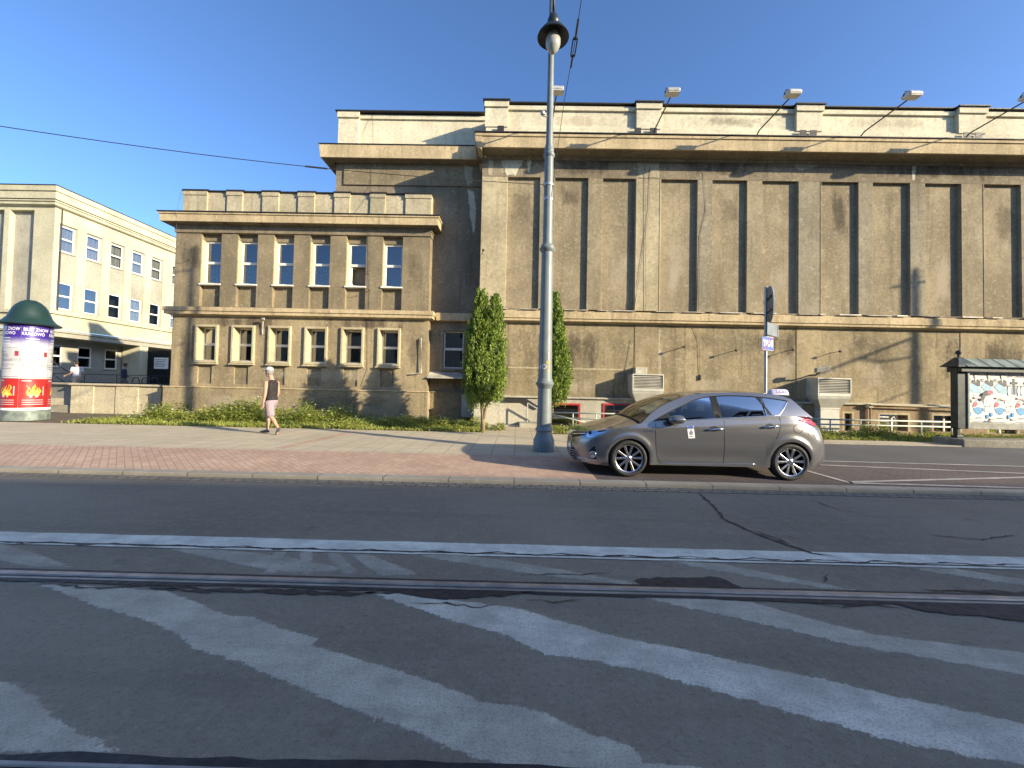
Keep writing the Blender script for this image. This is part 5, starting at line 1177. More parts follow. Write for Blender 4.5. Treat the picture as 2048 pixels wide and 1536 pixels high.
# ================================================================== people
def ell(c, a, b, ra, rb, n=14):
    """ellipse ring round c in the plane of unit vectors a, b"""
    return [c+a*ra*math.cos(2*PI*i/n)+b*rb*math.sin(2*PI*i/n) for i in range(n)]
def limb(mb, pts, rad, n=12, flat=1.):
    pts = [Vector(p) for p in pts]; rings = []
    for i, p in enumerate(pts):
        t = (pts[min(i+1, len(pts)-1)]-pts[max(i-1, 0)]).normalized(); a = t.cross(Vector((0, 1, .01))).normalized(); b = t.cross(a).normalized()
        rings.append(ell(p, a, b, rad[i], rad[i]*flat, n))
    t0 = (pts[0]-pts[1]).normalized(); t1 = (pts[-1]-pts[-2]).normalized()
    rings = [ [pts[0]+t0*rad[0]*.6+(q-pts[0])*.5 for q in rings[0]] ]+rings+[[pts[-1]+t1*rad[-1]*.6+(q-pts[-1])*.5 for q in rings[-1]]]
    mb.loft(rings)
def torso(mb, secs):
    """secs: (f, l, z, depth radius, width radius)"""
    mb.loft([ell(Vector((f, l, z)), Vector((1, 0, 0)), Vector((0, 1, 0)), rd, rw, 20) for f, l, z, rd, rw in secs])
SKIN = plain('skin', (.42, .25, .17), .6, vary=.08)
def person(loc, face, J, cloth, lab, vox=.009, hat=True):
    """figure in its own frame: +x forward, +y to its left, z up; J holds the joints"""
    r = empty('person', loc, lab, 'person'); ca, sa = math.cos(face), math.sin(face)
    r.rotation_euler = (0, 0, face)
    def put(mb, name, m, vx, sub=None):
        me = bpy.data.meshes.new(name); me.from_pydata([tuple(v) for v in mb.v], [], mb.f); me.materials.append(m)
        bm = bmesh.new(); bm.from_mesh(me); bmesh.ops.recalc_face_normals(bm, faces=bm.faces); bm.to_mesh(me); bm.free()
        o = bpy.data.objects.new(name, me); COL.objects.link(o); o.parent = r
        if vx:
            q = o.modifiers.new('remesh', 'REMESH'); q.mode = 'VOXEL'; q.voxel_size = vx; q.use_smooth_shade = True
            q = o.modifiers.new('smooth', 'SMOOTH'); q.iterations = 3; q.factor = .5
        else: me.polygons.foreach_set('use_smooth', [True]*len(me.polygons))
        return o
    H, N, P = Vector(J['head']), Vector(J['neck']), Vector(J['hip']); ch = N.lerp(P, .42)
    b = MB()
    torso(b, [(P.x, P.y, P.z-.12, .085, .13), (P.x-.01, P.y, P.z-.02, .115, .165), (P.x, P.y, P.z+.12, .10, .145), (ch.x, ch.y, ch.z, .115, .16), (ch.x-.005, ch.y, ch.z+.14, .115, .175), (N.x-.01, N.y, N.z-.05, .085, .15), (N.x, N.y, N.z+.0, .06, .085)])
    limb(b, [N-Vector((0, 0, .03)), N.lerp(H, .55)], [.062, .056])
    hd = lambda f, z, rd, rw: (H.x+f, H.y, H.z+z, rd, rw)
    torso(b, [hd(.012, -.135, .03, .03), hd(.018, -.115, .065, .052), hd(.006, -.06, .092, .068), hd(0, 0, .10, .076), hd(-.006, .055, .098, .077), hd(-.008, .10, .07, .055), hd(-.008, .122, .03, .025)])
    b.loft([ell(H+Vector((.098, 0, .015)), Vector((1, 0, 0)), Vector((0, 1, 0)), .01, .012, 8), ell(H+Vector((.105, 0, -.025)), Vector((1, 0, 0)), Vector((0, 1, 0)), .024, .02, 8), ell(H+Vector((.095, 0, -.04)), Vector((1, 0, 0)), Vector((0, 1, 0)), .018, .016, 8)])
    for s in (1, -1):
        b.loft([ell(H+Vector((-.012, s*y, -.005)), Vector((1, 0, 0)), Vector((0, 0, 1)), ra, rb, 8) for y, ra, rb in ((.065, .018, .03), (.083, .02, .034), (.088, .012, .022))])
    for k in ('L', 'R'):
        s = 1 if k == 'L' else -1
        sh, el, wr = (Vector(J[q+k]) for q in ('sh', 'el', 'wr'))
        limb(b, [sh, sh.lerp(el, .35), el, el.lerp(wr, .3), wr], [.056, .052, .041, .042, .027])
        d = (wr-el).normalized(); fw = Vector((1, 0, 0))-d*d.x; fw.normalize(); sd = d.cross(fw)
        palm = wr+d*.05
        b.loft([ell(wr+d*t, fw, sd, ra, rb, 10) for t, ra, rb in ((-.01, .026, .02), (.03, .036, .017), (.07, .042, .016), (.10, .040, .013))])
        for i in range(4):
            o_ = (-.03+.02*i); ln = (.062, .075, .08, .07)[i]; base = wr+d*.09+fw*o_; c1 = base+d*ln*.55-sd*s*.006; c2 = base+d*ln-sd*s*.03
            limb(b, [base, c1, c2], [.0095, .0088, .0072], 8)
        th = wr+d*.03+fw*.03; limb(b, [th, th+fw*.025+d*.035, th+fw*.025+d*.07-sd*s*.01], [.011, .010, .008], 8)
        hp, kn, an, to = (Vector(J[q+k]) for q in ('hp', 'kn', 'an', 'to'))
        d2 = (an-kn).normalized(); cal = kn.lerp(an, .3)+Vector((-.018, 0, 0))
        limb(b, [hp, hp.lerp(kn, .45), kn, cal, kn.lerp(an, .72), an], [.088, .078, .055, .056, .042, .036])
        limb(b, [an, an.lerp(to, .5)-Vector((0, 0, .005)), to], [.038, .036, .026])
    put(b, 'body', SKIN, vox)
    h = MB()
    for s in (1, -1): h.loft([ell(H+Vector((.093-.002*abs(s), s*.032, .012)), Vector((1, 0, 0)), Vector((0, 0, 1)), .006, .007, 8), ell(H+Vector((.096, s*.032, .012)), Vector((1, 0, 0)), Vector((0, 0, 1)), .004, .005, 8)])
    put(h, 'eye', plain('dark_eye', (.03, .02, .02), .3), 0)
    h = MB(); torso(h, [hd(-.045, -.085, .05, .062), hd(-.03, -.03, .085, .085), hd(-.020, .02, .095, .086), hd(-.012, .07, .102, .086), hd(-.008, .115, .075, .062), hd(-.008, .135, .03, .03)])
    put(h, 'hair', cloth.get('hair'), vox)
    if hat:
        h = MB(); torso(h, [hd(-.005, .045, .112, .093), hd(-.006, .085, .108, .09), hd(-.008, .125, .085, .07), hd(-.008, .148, .04, .035), hd(-.008, .152, .01, .01)])
        h.loft([ell(H+Vector((x, 0, z)), Vector((0, 1, 0)), Vector((0, 0, 1)), w, .006, 12) for x, z, w in ((.07, .055, .085), (.13, .05, .08), (.175, .035, .06), (.19, .03, .03))]); put(h, 'cap', cloth['cap'], 0)
    t = MB(); g = .014; hem = cloth.get('hem', -.06)
    torso(t, [(P.x, P.y, P.z+hem, .125, .175), (P.x-.005, P.y, P.z+.02, .13, .175), (P.x, P.y, P.z+.12, .12, .165), (ch.x, ch.y, ch.z, .132, .175), (ch.x-.005, ch.y, ch.z+.14, .128, .186), (N.x-.015, N.y, N.z-.055, .096, .158), (N.x-.01, N.y, N.z-.012, .070, .098)])
    if cloth.get('sleeve'):
        for k in ('L', 'R'):
            sh, el, wr = (Vector(J[q+k]) for q in ('sh', 'el', 'wr')); L_ = cloth['sleeve']
            pts = [sh, sh.lerp(el, .6)] if L_ < 1 else [sh, sh.lerp(el, .5), el, wr-(wr-el)*.08]
            limb(t, pts, [.07, .072] if L_ < 1 else [.07, .064, .055, .042])
    put(t, cloth.get('topname', 'tank_top'), cloth['top'], vox+.002)
    p = MB()
    torso(p, [(P.x, P.y, P.z-.16, .10, .15), (P.x-.01, P.y, P.z-.04, .132, .178), (P.x, P.y, P.z+.09, .117, .158)])
    for k in ('L', 'R'):
        hp, kn, an = (Vector(J[q+k]) for q in ('hp', 'kn', 'an'))
        if cloth.get('long'): limb(p, [hp, hp.lerp(kn, .5), kn, kn.lerp(an, .5), an], [.108, .095, .075, .068, .062])
        else: limb(p, [hp, hp.lerp(kn, .4), hp.lerp(kn, .92)], [.112, .110, .108])
    put(p, 'trousers' if cloth.get('long') else 'shorts', cloth['legs'], vox+.002)
    for k in ('L', 'R'):
        an, to = Vector(J['an'+k]), Vector(J['to'+k]); d = (to-an); he = Vector(J.get('he'+k, an+Vector((-.05, 0, -.045)))); s = MB()
        d = (to-he).normalized(); up_ = d.cross(Vector((0, 1, 0))); up_ = -up_ if up_.z < 0 else up_
        side = Vector((0, 1, 0)); L_ = (to-he).length+.03
        s.loft([ell(he+d*L_*t+up_*u, side, up_, w, hh, 12) for t, u, w, hh in ((-.03, .035, .02, .03), (.08, .04, .038, .042), (.3, .04, .040, .046), (.55, .03, .043, .036), (.8, .024, .044, .028), (.97, .018, .03, .02), (1.02, .015, .012, .012))])
        put(s, 'shoe', cloth['shoe'], 0)
    return r
jw = dict(head=(.02, 0, 1.70), neck=(-.075, 0, 1.50), hip=(-.085, 0, .93),
          shL=(-.05, .185, 1.425), elL=(-.075, .225, 1.13), wrL=(-.035, .235, .86), shR=(-.09, -.185, 1.425), elR=(-.10, -.23, 1.13), wrR=(.02, -.23, .88),
          hpL=(-.085, .095, .88), knL=(-.16, .10, .49), anL=(-.40, .10, .19), toL=(-.37, .10, .025), heL=(-.47, .10, .17),
          hpR=(-.075, -.095, .88), knR=(.09, -.09, .49), anR=(.085, -.09, .085), toR=(.28, -.09, .025), heR=(.03, -.09, .03))
pg = gnd(538, 868, .06)
person((pg.x-.04, pg.y, .06), R(172), jw, dict(hair=plain('grey_hair', (.20, .19, .18), .8), cap=plain('pale_cap', (.50, .48, .45), .7, vary=.3, scale=14), top=plain('black_cotton', (.018, .015, .016), .85), legs=plain('lilac_cotton', (.29, .225, .25), .85, vary=.1, scale=10), shoe=plain('grey_shoe', (.07, .07, .075), .7)),
       'person in pale cap, black tank top and lilac shorts walking left along the pavement')
js = dict(head=(.02, 0, 1.66), neck=(-.05, 0, 1.46), hip=(-.05, 0, .92), shL=(-.05, .19, 1.40), elL=(-.02, .23, 1.12), wrL=(.22, .22, 1.02), shR=(-.05, -.19, 1.40), elR=(-.10, -.24, 1.12), wrR=(.0, -.23, .90),
          hpL=(-.05, .095, .86), knL=(-.12, .10, .47), anL=(-.32, .10, .14), toL=(-.22, .10, .03), hpR=(-.04, -.095, .86), knR=(.10, -.09, .48), anR=(.10, -.09, .085), toR=(.28, -.09, .03))
def high(px, y, Y, base): return at(px, y, Y)
q = at(152, 745, 20.2)
person((q.x, 20.2, .62), R(178), js, dict(hair=plain('dark_hair', (.05, .04, .03), .8), top=plain('white_shirt', (.66, .64, .68), .8), legs=plain('beige_trousers', (.40, .34, .26), .85), shoe=plain('brown_shoe', (.08, .05, .03), .6), sleeve=.6, topname='shirt', long=True, hem=.06), 'person in white short sleeved shirt walking left behind the low wall', .014, False)
q = at(250, 752, 22.4)
person((q.x, 22.4, .62), R(60), js, dict(hair=plain('brown_hair', (.06, .045, .035), .8), top=plain('navy_jacket', (.018, .024, .045), .8), legs=plain('grey_trousers', (.16, .13, .11), .85), shoe=plain('black_shoe', (.02, .02, .02), .6), sleeve=1.2, topname='jacket', long=True, hem=-.02), 'person in dark jacket standing in the shade behind the low wall near the gate', .014, False)
# bicycle hoops near the gate
q = at(272, 752, 23)
br = empty('bicycle_rack', (q.x, 23, .62), 'small dark bicycle stand hoops beside the porch pillar behind the wall', 'bicycle stand')
for k in range(3): MB().tube([(q.x+k*.55-.2, 23, .62), (q.x+k*.55-.2, 23, 1.45), (q.x+k*.55-.1, 23, 1.6), (q.x+k*.55+.1, 23, 1.6), (q.x+k*.55+.2, 23, 1.45), (q.x+k*.55+.2, 23, .62)], .025, 8).build('hoop', M['dkiron'], br, smooth=True)

# ================================================================== taxi
from mathutils.bvhtree import BVHTree
from mathutils.geometry import tessellate_polygon
CX0, CY0, CZ0 = 1.856, 7.40, .06
def C_(x, y, z): return Vector((CX0+x, CY0+y, CZ0+z))
taxi = empty('taxi', (CX0+1.3, CY0, CZ0), 'grey brown metallic hatchback taxi with roof sign parked on the red pavers', 'car')
t = NT('car_paint'); fl = t.noise(900., 2, .6)
t.b.inputs['Coat Weight'].default_value = 1.; t.b.inputs['Coat Roughness'].default_value = .03
M['paint'] = t.done(t.mix(t.ramp(fl, .35, .65), (.18, .176, .178), (.27, .265, .265)), .25, .70, .5)
M['cglass'] = glass('car_glass', (.55, .62, .66), .55, extra=.0, gain=1.0); M['cglass_dk'] = glass('tinted_car_glass', (.28, .32, .36), .40, extra=.0, gain=.55); M['wglass'] = glass('windscreen_glass', (.70, .74, .70), .80, extra=.0, gain=1.0)
M['blackplastic'] = plain('black_plastic', (.012, .012, .013), .5, spec=.25); M['chrome'] = plain('chrome_trim', (.75, .75, .76), .18, 1., vary=.03)
M['rubber'] = plain('tyre_rubber', (.018, .018, .018), .75, vary=.2, scale=12); M['alloy'] = plain('alloy_wheel', (.62, .62, .63), .24, 1., vary=.05)
M['seat'] = plain('car_seat', (.05, .048, .045), .9); M['headl'] = plain('headlight_chrome', (.55, .62, .72), .12, .9, vary=.2, scale=9)
t = NT('tail_lamp_red'); t.b.inputs['Coat Weight'].default_value = 1; M['tail'] = t.done((.42, .012, .03), .2)
def interp(tab, x):
    if x <= tab[0][0]: return tab[0][1]
    for (a, u), (b, v) in zip(tab, tab[1:]):
        if x <= b:
            k = (x-a)/(b-a); return u+(v-u)*k
    return tab[-1][1]
def smooth_tab(tab):
    """Catmull-Rom resampling"""
    out = []
    for i in range(len(tab)-1):
        p0 = tab[max(i-1, 0)]; p1 = tab[i]; p2 = tab[i+1]; p3 = tab[min(i+2, len(tab)-1)]
        for k in range(8):
            s = k/8; x = p1[0]+(p2[0]-p1[0])*s; m1 = (p2[1]-p0[1])/max(1e-6, p2[0]-p0[0])*(p2[0]-p1[0]); m2 = (p3[1]-p1[1])/max(1e-6, p3[0]-p1[0])*(p2[0]-p1[0])
            h = lambda s: (2*s**3-3*s*s+1)*p1[1]+(s**3-2*s*s+s)*m1+(-2*s**3+3*s*s)*p2[1]+(s**3-s*s)*m2
            out.append((x, h(s)))
    return out+[tab[-1]]
XFN, XRR, WD = -.885, 3.49, .88
ZS = smooth_tab([(-.885,.670),(-.72,.705),(-.50,.748),(-.31,.785),(0,.84),(.18,.876),(.387,.903),(.68,.916),(1.2,.952),(1.65,.985),(2.1,1.015),(2.5,1.038),(2.8,1.04),(3.0,1.02),(3.2,.99),(3.41,.955)])
XFZ = smooth_tab([(.14,-.80),(.20,-.855),(.28,-.882),(.42,-.885),(.55,-.868),(.63,-.838),(.70,-.775),(.80,-.66)])
XRZ = smooth_tab([(.18,3.33),(.26,3.45),(.36,3.49),(.58,3.48),(.70,3.44),(.84,3.38),(.93,3.30),(1.06,3.15)])
FZ = smooth_tab([(.14,.93),(.22,.955),(.30,.972),(.42,.985),(.55,.995),(.68,1.0),(.76,.998),(.83,.988),(.90,.968),(.98,.945),(1.06,.92)])
# character line: a soft crease under the belt and haunches over the arches
def halfw(x, z):
    if x < .2:
        t = min(1, (.2-x)/(.2-XFN)); w = WD*(max(0, 1-t**4))**(1/2.2)
    elif x > 2.3:
        t = min(1, (x-2.3)/(XRR-2.3)); w = WD*(max(0, 1-t**4.6))**(1/2.2)
    else: w = WD
    f = interp(FZ, z)
    zc = .80+.055*(x-.4); f += .010*math.exp(-((z-zc)/.035)**2)*(1 if .5 < x < 2.4 else math.exp(-((x-(.5 if x < .5 else 2.4))/.5)**2))
    for c in (0, 2.613): f += .022*math.exp(-((math.hypot(x-c, z-.30)-.37)/.05)**2)*(1 if z > .2 else 0)
    f -= .022*math.exp(-((z-.36)/.08)**2)*math.exp(-((x-1.3)/.85)**4)
    return w*f
def surf(xc, z):
    w = halfw(xc, z); x = xc
    if xc < .2: x = .2-(.2-xc)*(.2-interp(XFZ, z))/(.2-XFN)
    elif xc > 2.3: x = 2.3+(xc-2.3)*(interp(XRZ, z)-2.3)/(XRR-2.3)
    return x, w
RA = .338
def zl(x):
    base = .205
    if x < -.3: base = .165+.03*max(0, (-.3-x))
    if x > 2.9: base = .20+.10*max(0, (x-2.9)/.5)
    for c in (0, 2.613):
        d = abs(x-c)
        if d < RA: base = max(base, .295+math.sqrt(RA*RA-d*d)*.985)
    return base
xs = []
for i in range(14): ph = PI/2*(i/13); xs.append(.2-(.2-XFN)*math.sqrt(math.cos(ph)) if i < 13 else .2)
xs = [x for x in xs if x < -RA-.01]
xs += [-.40, -.36]
for c in (0, 2.613):
    xs += [c-RA*math.cos(PI*i/28) for i in range(29)]+[c-RA-.004, c+RA+.004]
xs += [.40, .42, .46, .55, .7, .85, 1.0, 1.15, 1.28, 1.36, 1.40, 1.5, 1.65, 1.8, 1.95, 2.1, 2.2]
rr_ = []
for i in range(14): ph = PI/2*(i/13); rr_.append(2.3+(XRR-2.3)*math.sqrt(math.cos(ph))**(1.1))
xs += [x for x in rr_ if x > 2.613+RA+.02]+[2.96]
xs = sorted(set(round(x, 4) for x in xs))
NV = 18
cols = []
for x in xs:
    a, b = zl(x), interp(ZS, x); col = []
    for k in range(NV+1):
        z = a+(b-a)*k/NV; X, w = surf(x, z); col.append((X, w, z))
    cols.append(col)
body = MB(); door = {'front': MB(), 'rear': MB()}
def addq(mb, pts): mb.poly([C_(*p) for p in pts])
for s in (-1, 1):
    for i in range(len(cols)-1):
        xm = (xs[i]+xs[i+1])/2
        for k in range(NV):
            q = [cols[i][k], cols[i+1][k], cols[i+1][k+1], cols[i][k+1]]; zm = sum(p[2] for p in q)/4
            q = [(p[0], s*p[1], p[2]) for p in q]
            mb = body
            if s == -1 and zm > .27:
                if .42 < xm < 1.38: mb = door['front']
                elif 1.38 < xm < 2.2: mb = door['rear']
            addq(mb, q)
            if s == 1: mb.f[-1] = mb.f[-1][::-1]
    # wheel arch lips turned inwards and the sill underside
    for i in range(len(cols)-1):
        p, q = cols[i][0], cols[i+1][0]
        body.poly([C_(p[0], s*p[1], p[2]), C_(q[0], s*q[1], q[2]), C_(q[0], s*max(0, q[1]-.10), q[2]+.005), C_(p[0], s*max(0, p[1]-.10), p[2]+.005)])
# bonnet
def hood_row(x):
    X, w = surf(x, interp(ZS, x)); k = max(0, (x-XFN)/(.18-XFN)); row = []
    for j in range(17):
        u = -1+j/8; cr = .078*k**.55*min(1, w/.55); row.append((X-.075*k**2*(1-u*u)-.0*k, u*w, interp(ZS, x)+cr*(1-abs(u)**2.6)))
    return row
hr_ = [x for x in xs if x <= .19]+[.18]
hr_ = sorted(set(hr_)); hr_ = [x for x in hr_ if x <= .1801]
body.grid([[C_(*p) for p in hood_row(x)] for x in hr_])
# side glasshouse
def gy(x, z):
    y = .838-.42*(z-.95)-.42*max(0, z-.95)**2
    if x > 2.0: y -= .085*((x-2.0)/1.1)**2
    if x < .5: y -= .02*(.5-x)
    return y
DLO = [(.387,.915),(.629,1.045),(.952,1.192),(1.152,1.275),(1.378,1.328),(1.704,1.354),(2.004,1.354),(2.33,1.335),(2.56,1.310),(2.715,1.285),(2.58,1.150),(2.47,1.052),(1.652,1.0),(.679,.93)]
OUT = [(.18,None),(.46,1.105),(.75,1.245),(1.0,1.330),(1.32,1.382),(1.704,1.406),(2.03,1.409),(2.38,1.397),(2.62,1.372),(2.80,1.318),(2.93,1.15),(3.06,None),(1.652,None),(.679,None)]
OUT = [(x, z if z else interp(ZS, x)) for x, z in OUT]
def dens(P, k=6):
    n = len(P); out = []
    for i in range(n):
        p0, p1, p2, p3 = P[i-1], P[i], P[(i+1) % n], P[(i+2) % n]
        for j in range(k):
            s = j/k
            if i in (0, 1, 2, 3, 4, 5, 6, 7, 8):
                f = lambda a, b, c, d: .5*((2*b)+(-a+c)*s+(2*a-5*b+4*c-d)*s*s+(-a+3*b-3*c+d)*s**3)
                pa = p0 if i not in (0,) else (2*p1[0]-p2[0], 2*p1[1]-p2[1]); pd = p3 if i != 8 else (2*p2[0]-p1[0], 2*p2[1]-p1[1])
                out.append((f(pa[0], p1[0], p2[0], pd[0]), f(pa[1], p1[1], p2[1], pd[1])))
            else: out.append((p1[0]+(p2[0]-p1[0])*s, p1[1]+(p2[1]-p1[1])*s))
    return out
KD = 6
D2, O2 = dens(DLO, KD), dens(OUT, KD)
O2 = [(x, interp(ZS, x)) if 11*KD <= i else (x, z) for i, (x, z) in enumerate(O2)]
for s in (-1, 1):
    n = len(D2)
    for i in range(n):
        j = (i+1) % n
        for k in range(3):
            a, b = k/3, (k+1)/3
            pt = lambda i_, t_: (lambda x, z: (x, s*(gy(x, z)+.0*t_), z))(D2[i_][0]+(O2[i_][0]-D2[i_][0])*t_, D2[i_][1]+(O2[i_][1]-D2[i_][1])*t_)
            q = [pt(i, a), pt(j, a), pt(j, b), pt(i, b)]
            addq(body, q)
    # shoulder: joins the glasshouse foot to the top of the lower body
    L0 = [C_(x, s*gy(x, z), z) for x, z in O2[11*KD:]+[O2[0]]]
    L1 = []
    for x, z in O2[11*KD:]+[O2[0]]:
        X, w = surf(x, z); L1.append(C_(x, s*halfw(x, z), z-.0005))
    body.grid([L0, L1])
# roof, from windscreen head to tailgate spoiler
ri = list(range(3*KD, 9*KD+1))
def roof_row(i):
    x, z = O2[i]; w = gy(x, z); row = []; k = (i-3*KD)/(6*KD)
    cr = .042-.012*k
    for j in range(17):
        u = -1+j/8; row.append((x+(.05*k**3)*(1-u*u), u*w, z+cr*(1-abs(u)**2.4)))
    return row
body.grid([[C_(*p) for p in roof_row(i)] for i in ri])
# tailgate below the rear window and the deck down to the bumper
def tail_row(x, z, bul, cr):
    w = gy(x, z); return [C_(x+bul*(1-(-1+j/8)**2), (-1+j/8)*w, z+cr*(1-(-1+j/8)**2)) for j in range(17)]
tz = [O2[11*KD]]
rows = [tail_row(O2[11*KD][0], O2[11*KD][1], .09, .0)]
for x in [x for x in xs if x > 3.07]:
    X, w = surf(x, interp(ZS, x)); rows.append([C_(X, (-1+j/8)*w, interp(ZS, x)) for j in range(17)])
body.grid(rows)
bo = body.build('body', M['paint'], taxi, smooth=38, weld=True)
for k, mb in door.items(): door[k] = mb.build('door', M['paint'], taxi, smooth=38, weld=True)
allv, allf = [], []
for o in (bo, door['front'], door['rear']):
    b = len(allv); allv += [o.matrix_world @ v.co for v in o.data.vertices]; allf += [tuple(b+i for i in p.vertices) for p in o.data.polygons]
    off = Vector(taxi.location)
allv = [v+Vector(taxi.location) for v in allv]
BV = BVHTree.FromPolygons(allv, allf)
# glazing -------------------------------------------------------------------
def ws_row(v):
    i = v*3*KD; a = int(min(i, 3*KD-1)); f = i-a
    x = O2[a][0]+(O2[a+1][0]-O2[a][0])*f; z = O2[a][1]+(O2[a+1][1]-O2[a][1])*f; w = gy(x, z); row = []
    for j in range(17):
        u = -1+j/8; row.append(C_(x-.075*(1-v)*(1-u*u)+.0*v, u*w, z+(.078*(1-v)+.042*v)*(1-abs(u)**2.5)))
    return row
MB().grid([ws_row(k/8) for k in range(9)]).build('windscreen', M['wglass'], taxi, smooth=True)
MB().tube([p+Vector((-.012, 0, .004)) for p in ws_row(0)], .016, 6).build('cowl', M['blackplastic'], taxi, smooth=True)
for j in (0, 16): MB().tube([ws_row(k/8)[j]+Vector((0, 0, .003)) for k in range(9)], .007, 6).build('windscreen_seal', M['blackplastic'], taxi, smooth=True)
MB().tube([C_(p[0]+.02, p[1]*.80, p[2]+.004) for p in [hood_row(.18)[j] for j in range(1, 16)]], .004, 6).build('bonnet_gap', M['blackplastic'], taxi, smooth=True)
def rw_row(v):
    i = 9*KD+v*2*KD; a = int(min(i, 11*KD-1)); f = i-a
    x = O2[a][0]+(O2[a+1][0]-O2[a][0])*f; z = O2[a][1]+(O2[a+1][1]-O2[a][1])*f
    return tail_row(x, z, .06+.03*v, .03*(1-v))
MB().grid([rw_row(k/6) for k in range(7)]).build('rear_window', M['cglass_dk'], taxi, smooth=True)
def side_poly(pts, s, lvl=0., m=None, name='side_window', parent=taxi, sub=True):
    """polygon in (x, z) laid on the side glass surface"""
    tri = tessellate_polygon([[Vector((x, z, 0)) for x, z in pts]])
    bm = bmesh.new(); vs = [bm.verts.new((x, z, 0)) for x, z in pts]
    for t_ in tri:
        try: bm.faces.new([vs[i] for i in t_])
        except ValueError: pass
    bmesh.ops.subdivide_edges(bm, edges=bm.edges, cuts=2, use_grid_fill=True)
    bm.verts.ensure_lookup_table(); bm.verts.index_update()
    mb = MB(); mb.v = [tuple(C_(v.co.x, s*(gy(v.co.x, v.co.y)+lvl), v.co.y)) for v in bm.verts]; mb.f = [tuple(v.index for v in f.verts) for f in bm.faces]; mb.m = [0]*len(mb.f); bm.free()
    return mb.build(name, m, parent, smooth=True, weld=True)
def clip(pts, xa, xb):
    def half(P, keep, x0):
        out = []
        for i in range(len(P)):
            a, b = P[i-1], P[i]; ka, kb = keep(a[0]), keep(b[0])
            if ka != kb: s = (x0-a[0])/(b[0]-a[0]); out.append((x0, a[1]+(b[1]-a[1])*s))
            if kb: out.append(b)
        return out
    P = half(pts, lambda x: x >= xa, xa); return half(P, lambda x: x <= xb, xb)
for s in (-1, 1):
    side_poly(clip(D2, .67, 1.40), s, -.006, M['cglass'])
    side_poly(clip(D2, 1.52, 2.24), s, -.006, M['cglass_dk'])
    side_poly(clip(D2, 2.26, 9), s, -.006, M['cglass_dk'], 'quarter_window')
    side_poly(clip(D2, 1.40, 1.52), s, -.002, M['blackplastic'], 'window_pillar')
    side_poly(clip(D2, .3, .67), s, -.002, M['blackplastic'], 'mirror_corner')
    side_poly([(2.18,1.343),(2.22,1.340),(2.36,1.05),(2.32,1.048)], s, -.003, M['blackplastic'], 'window_pillar')
    side_poly([(2.27,1.335),(2.285,1.334),(2.30,1.047),(2.285,1.047)], s, -.0035, M['blackplastic'], 'window_pillar')
    tr = [(x, z) for i, (x, z) in enumerate(D2) if i >= 9*KD]+[D2[0]]
    MB().tube([C_(x, s*(gy(x, z)+.004), z-.004) for x, z in tr], .007, 6).build('chrome_strip', M['chrome'], taxi, smooth=True)
    MB().tube([C_(x, s*(gy(x, z)+.002), z) for x, z in D2[:9*KD+1]], .006, 6).build('window_seal', M['blackplastic'], taxi, smooth=True)
# details laid on the body by sighting them ----------------------------------------------
def on_body(x, y, off=.004):
    d = ray(x, y).normalized(); h = BV.ray_cast(Vector((0, 0, EYE)), d)
    if h[0] is None: return None
    n = h[1]; n = -n if n.dot(d) > 0 else n
    return h[0]+n*off
def patch(name, pts, m, parent=taxi, off=.005, cuts=3, mirror=False):
    tri = tessellate_polygon([[Vector((x, y, 0)) for x, y in pts]]); bm = bmesh.new(); vs = [bm.verts.new((x, y, 0)) for x, y in pts]
    for t_ in tri:
        try: bm.faces.new([vs[i] for i in t_])
        except ValueError: pass
    if cuts: bmesh.ops.subdivide_edges(bm, edges=bm.edges, cuts=cuts, use_grid_fill=True)
    bm.verts.index_update(); V = []
    for v in bm.verts:
        p = on_body(v.co.x, v.co.y, off); V.append(p)
    good = [p for p in V if p is not None]
    if not good: bm.free(); return None
    F = [tuple(v.index for v in f.verts) for f in bm.faces if all(V[v.index] is not None for v in f.verts)]; bm.free()
    mb = MB(); mb.v = [tuple(p if p is not None else good[0]) for p in V]; mb.f = F; mb.m = [0]*len(F)
    o = mb.build(name, m, parent, smooth=True)
    if mirror:
        m2 = MB(); m2.v = [(v[0], 2*CY0-v[1], v[2]) for v in mb.v]; m2.f = [f[::-1] for f in F]; m2.m = [0]*len(F); m2.build(name, m, parent, smooth=True)
    return o
def seam(pts, r=.004, name='seam', m=None, off=.0, parent=taxi):
    Q = []
    for a, b in zip(pts, pts[1:]):
        k = max(2, int(math.hypot(b[0]-a[0], b[1]-a[1])/5))
        Q += [(a[0]+(b[0]-a[0])*j/k, a[1]+(b[1]-a[1])*j/k) for j in range(k)]
    Q.append(pts[-1]); P = [p for p in (on_body(x, y, off) for x, y in Q) if p is not None]
    if len(P) > 1: MB().tube(P, r, 6).build(name, m or M['blackplastic'], parent, smooth=True)
c5 = lambda x, y: (1100+x/3.4133, 740+y/3.4133)
c4 = lambda x, y: (1130+x/10.24, 830+y/10.24)
c6 = lambda x, y: (1480+x/6.98, 760+y/6.98)
def S5(*p): return [c5(*q) for q in p]
# panel gaps
seam(S5((722,362),(722,430),(724,520),(732,590),(752,632)), .0035)
seam(S5((1190,330),(1192,420),(1192,520),(1188,600),(1182,636)), .0035)
seam(S5((1562,322),(1575,350),(1572,400),(1560,440),(1545,470)), .0035)
seam(S5((752,634),(900,640),(1100,642),(1300,642),(1400,642)), .0045, 'sill_strip', M['chrome'], .002)
seam(S5((400,398),(470,372),(560,340),(640,335)), .003)
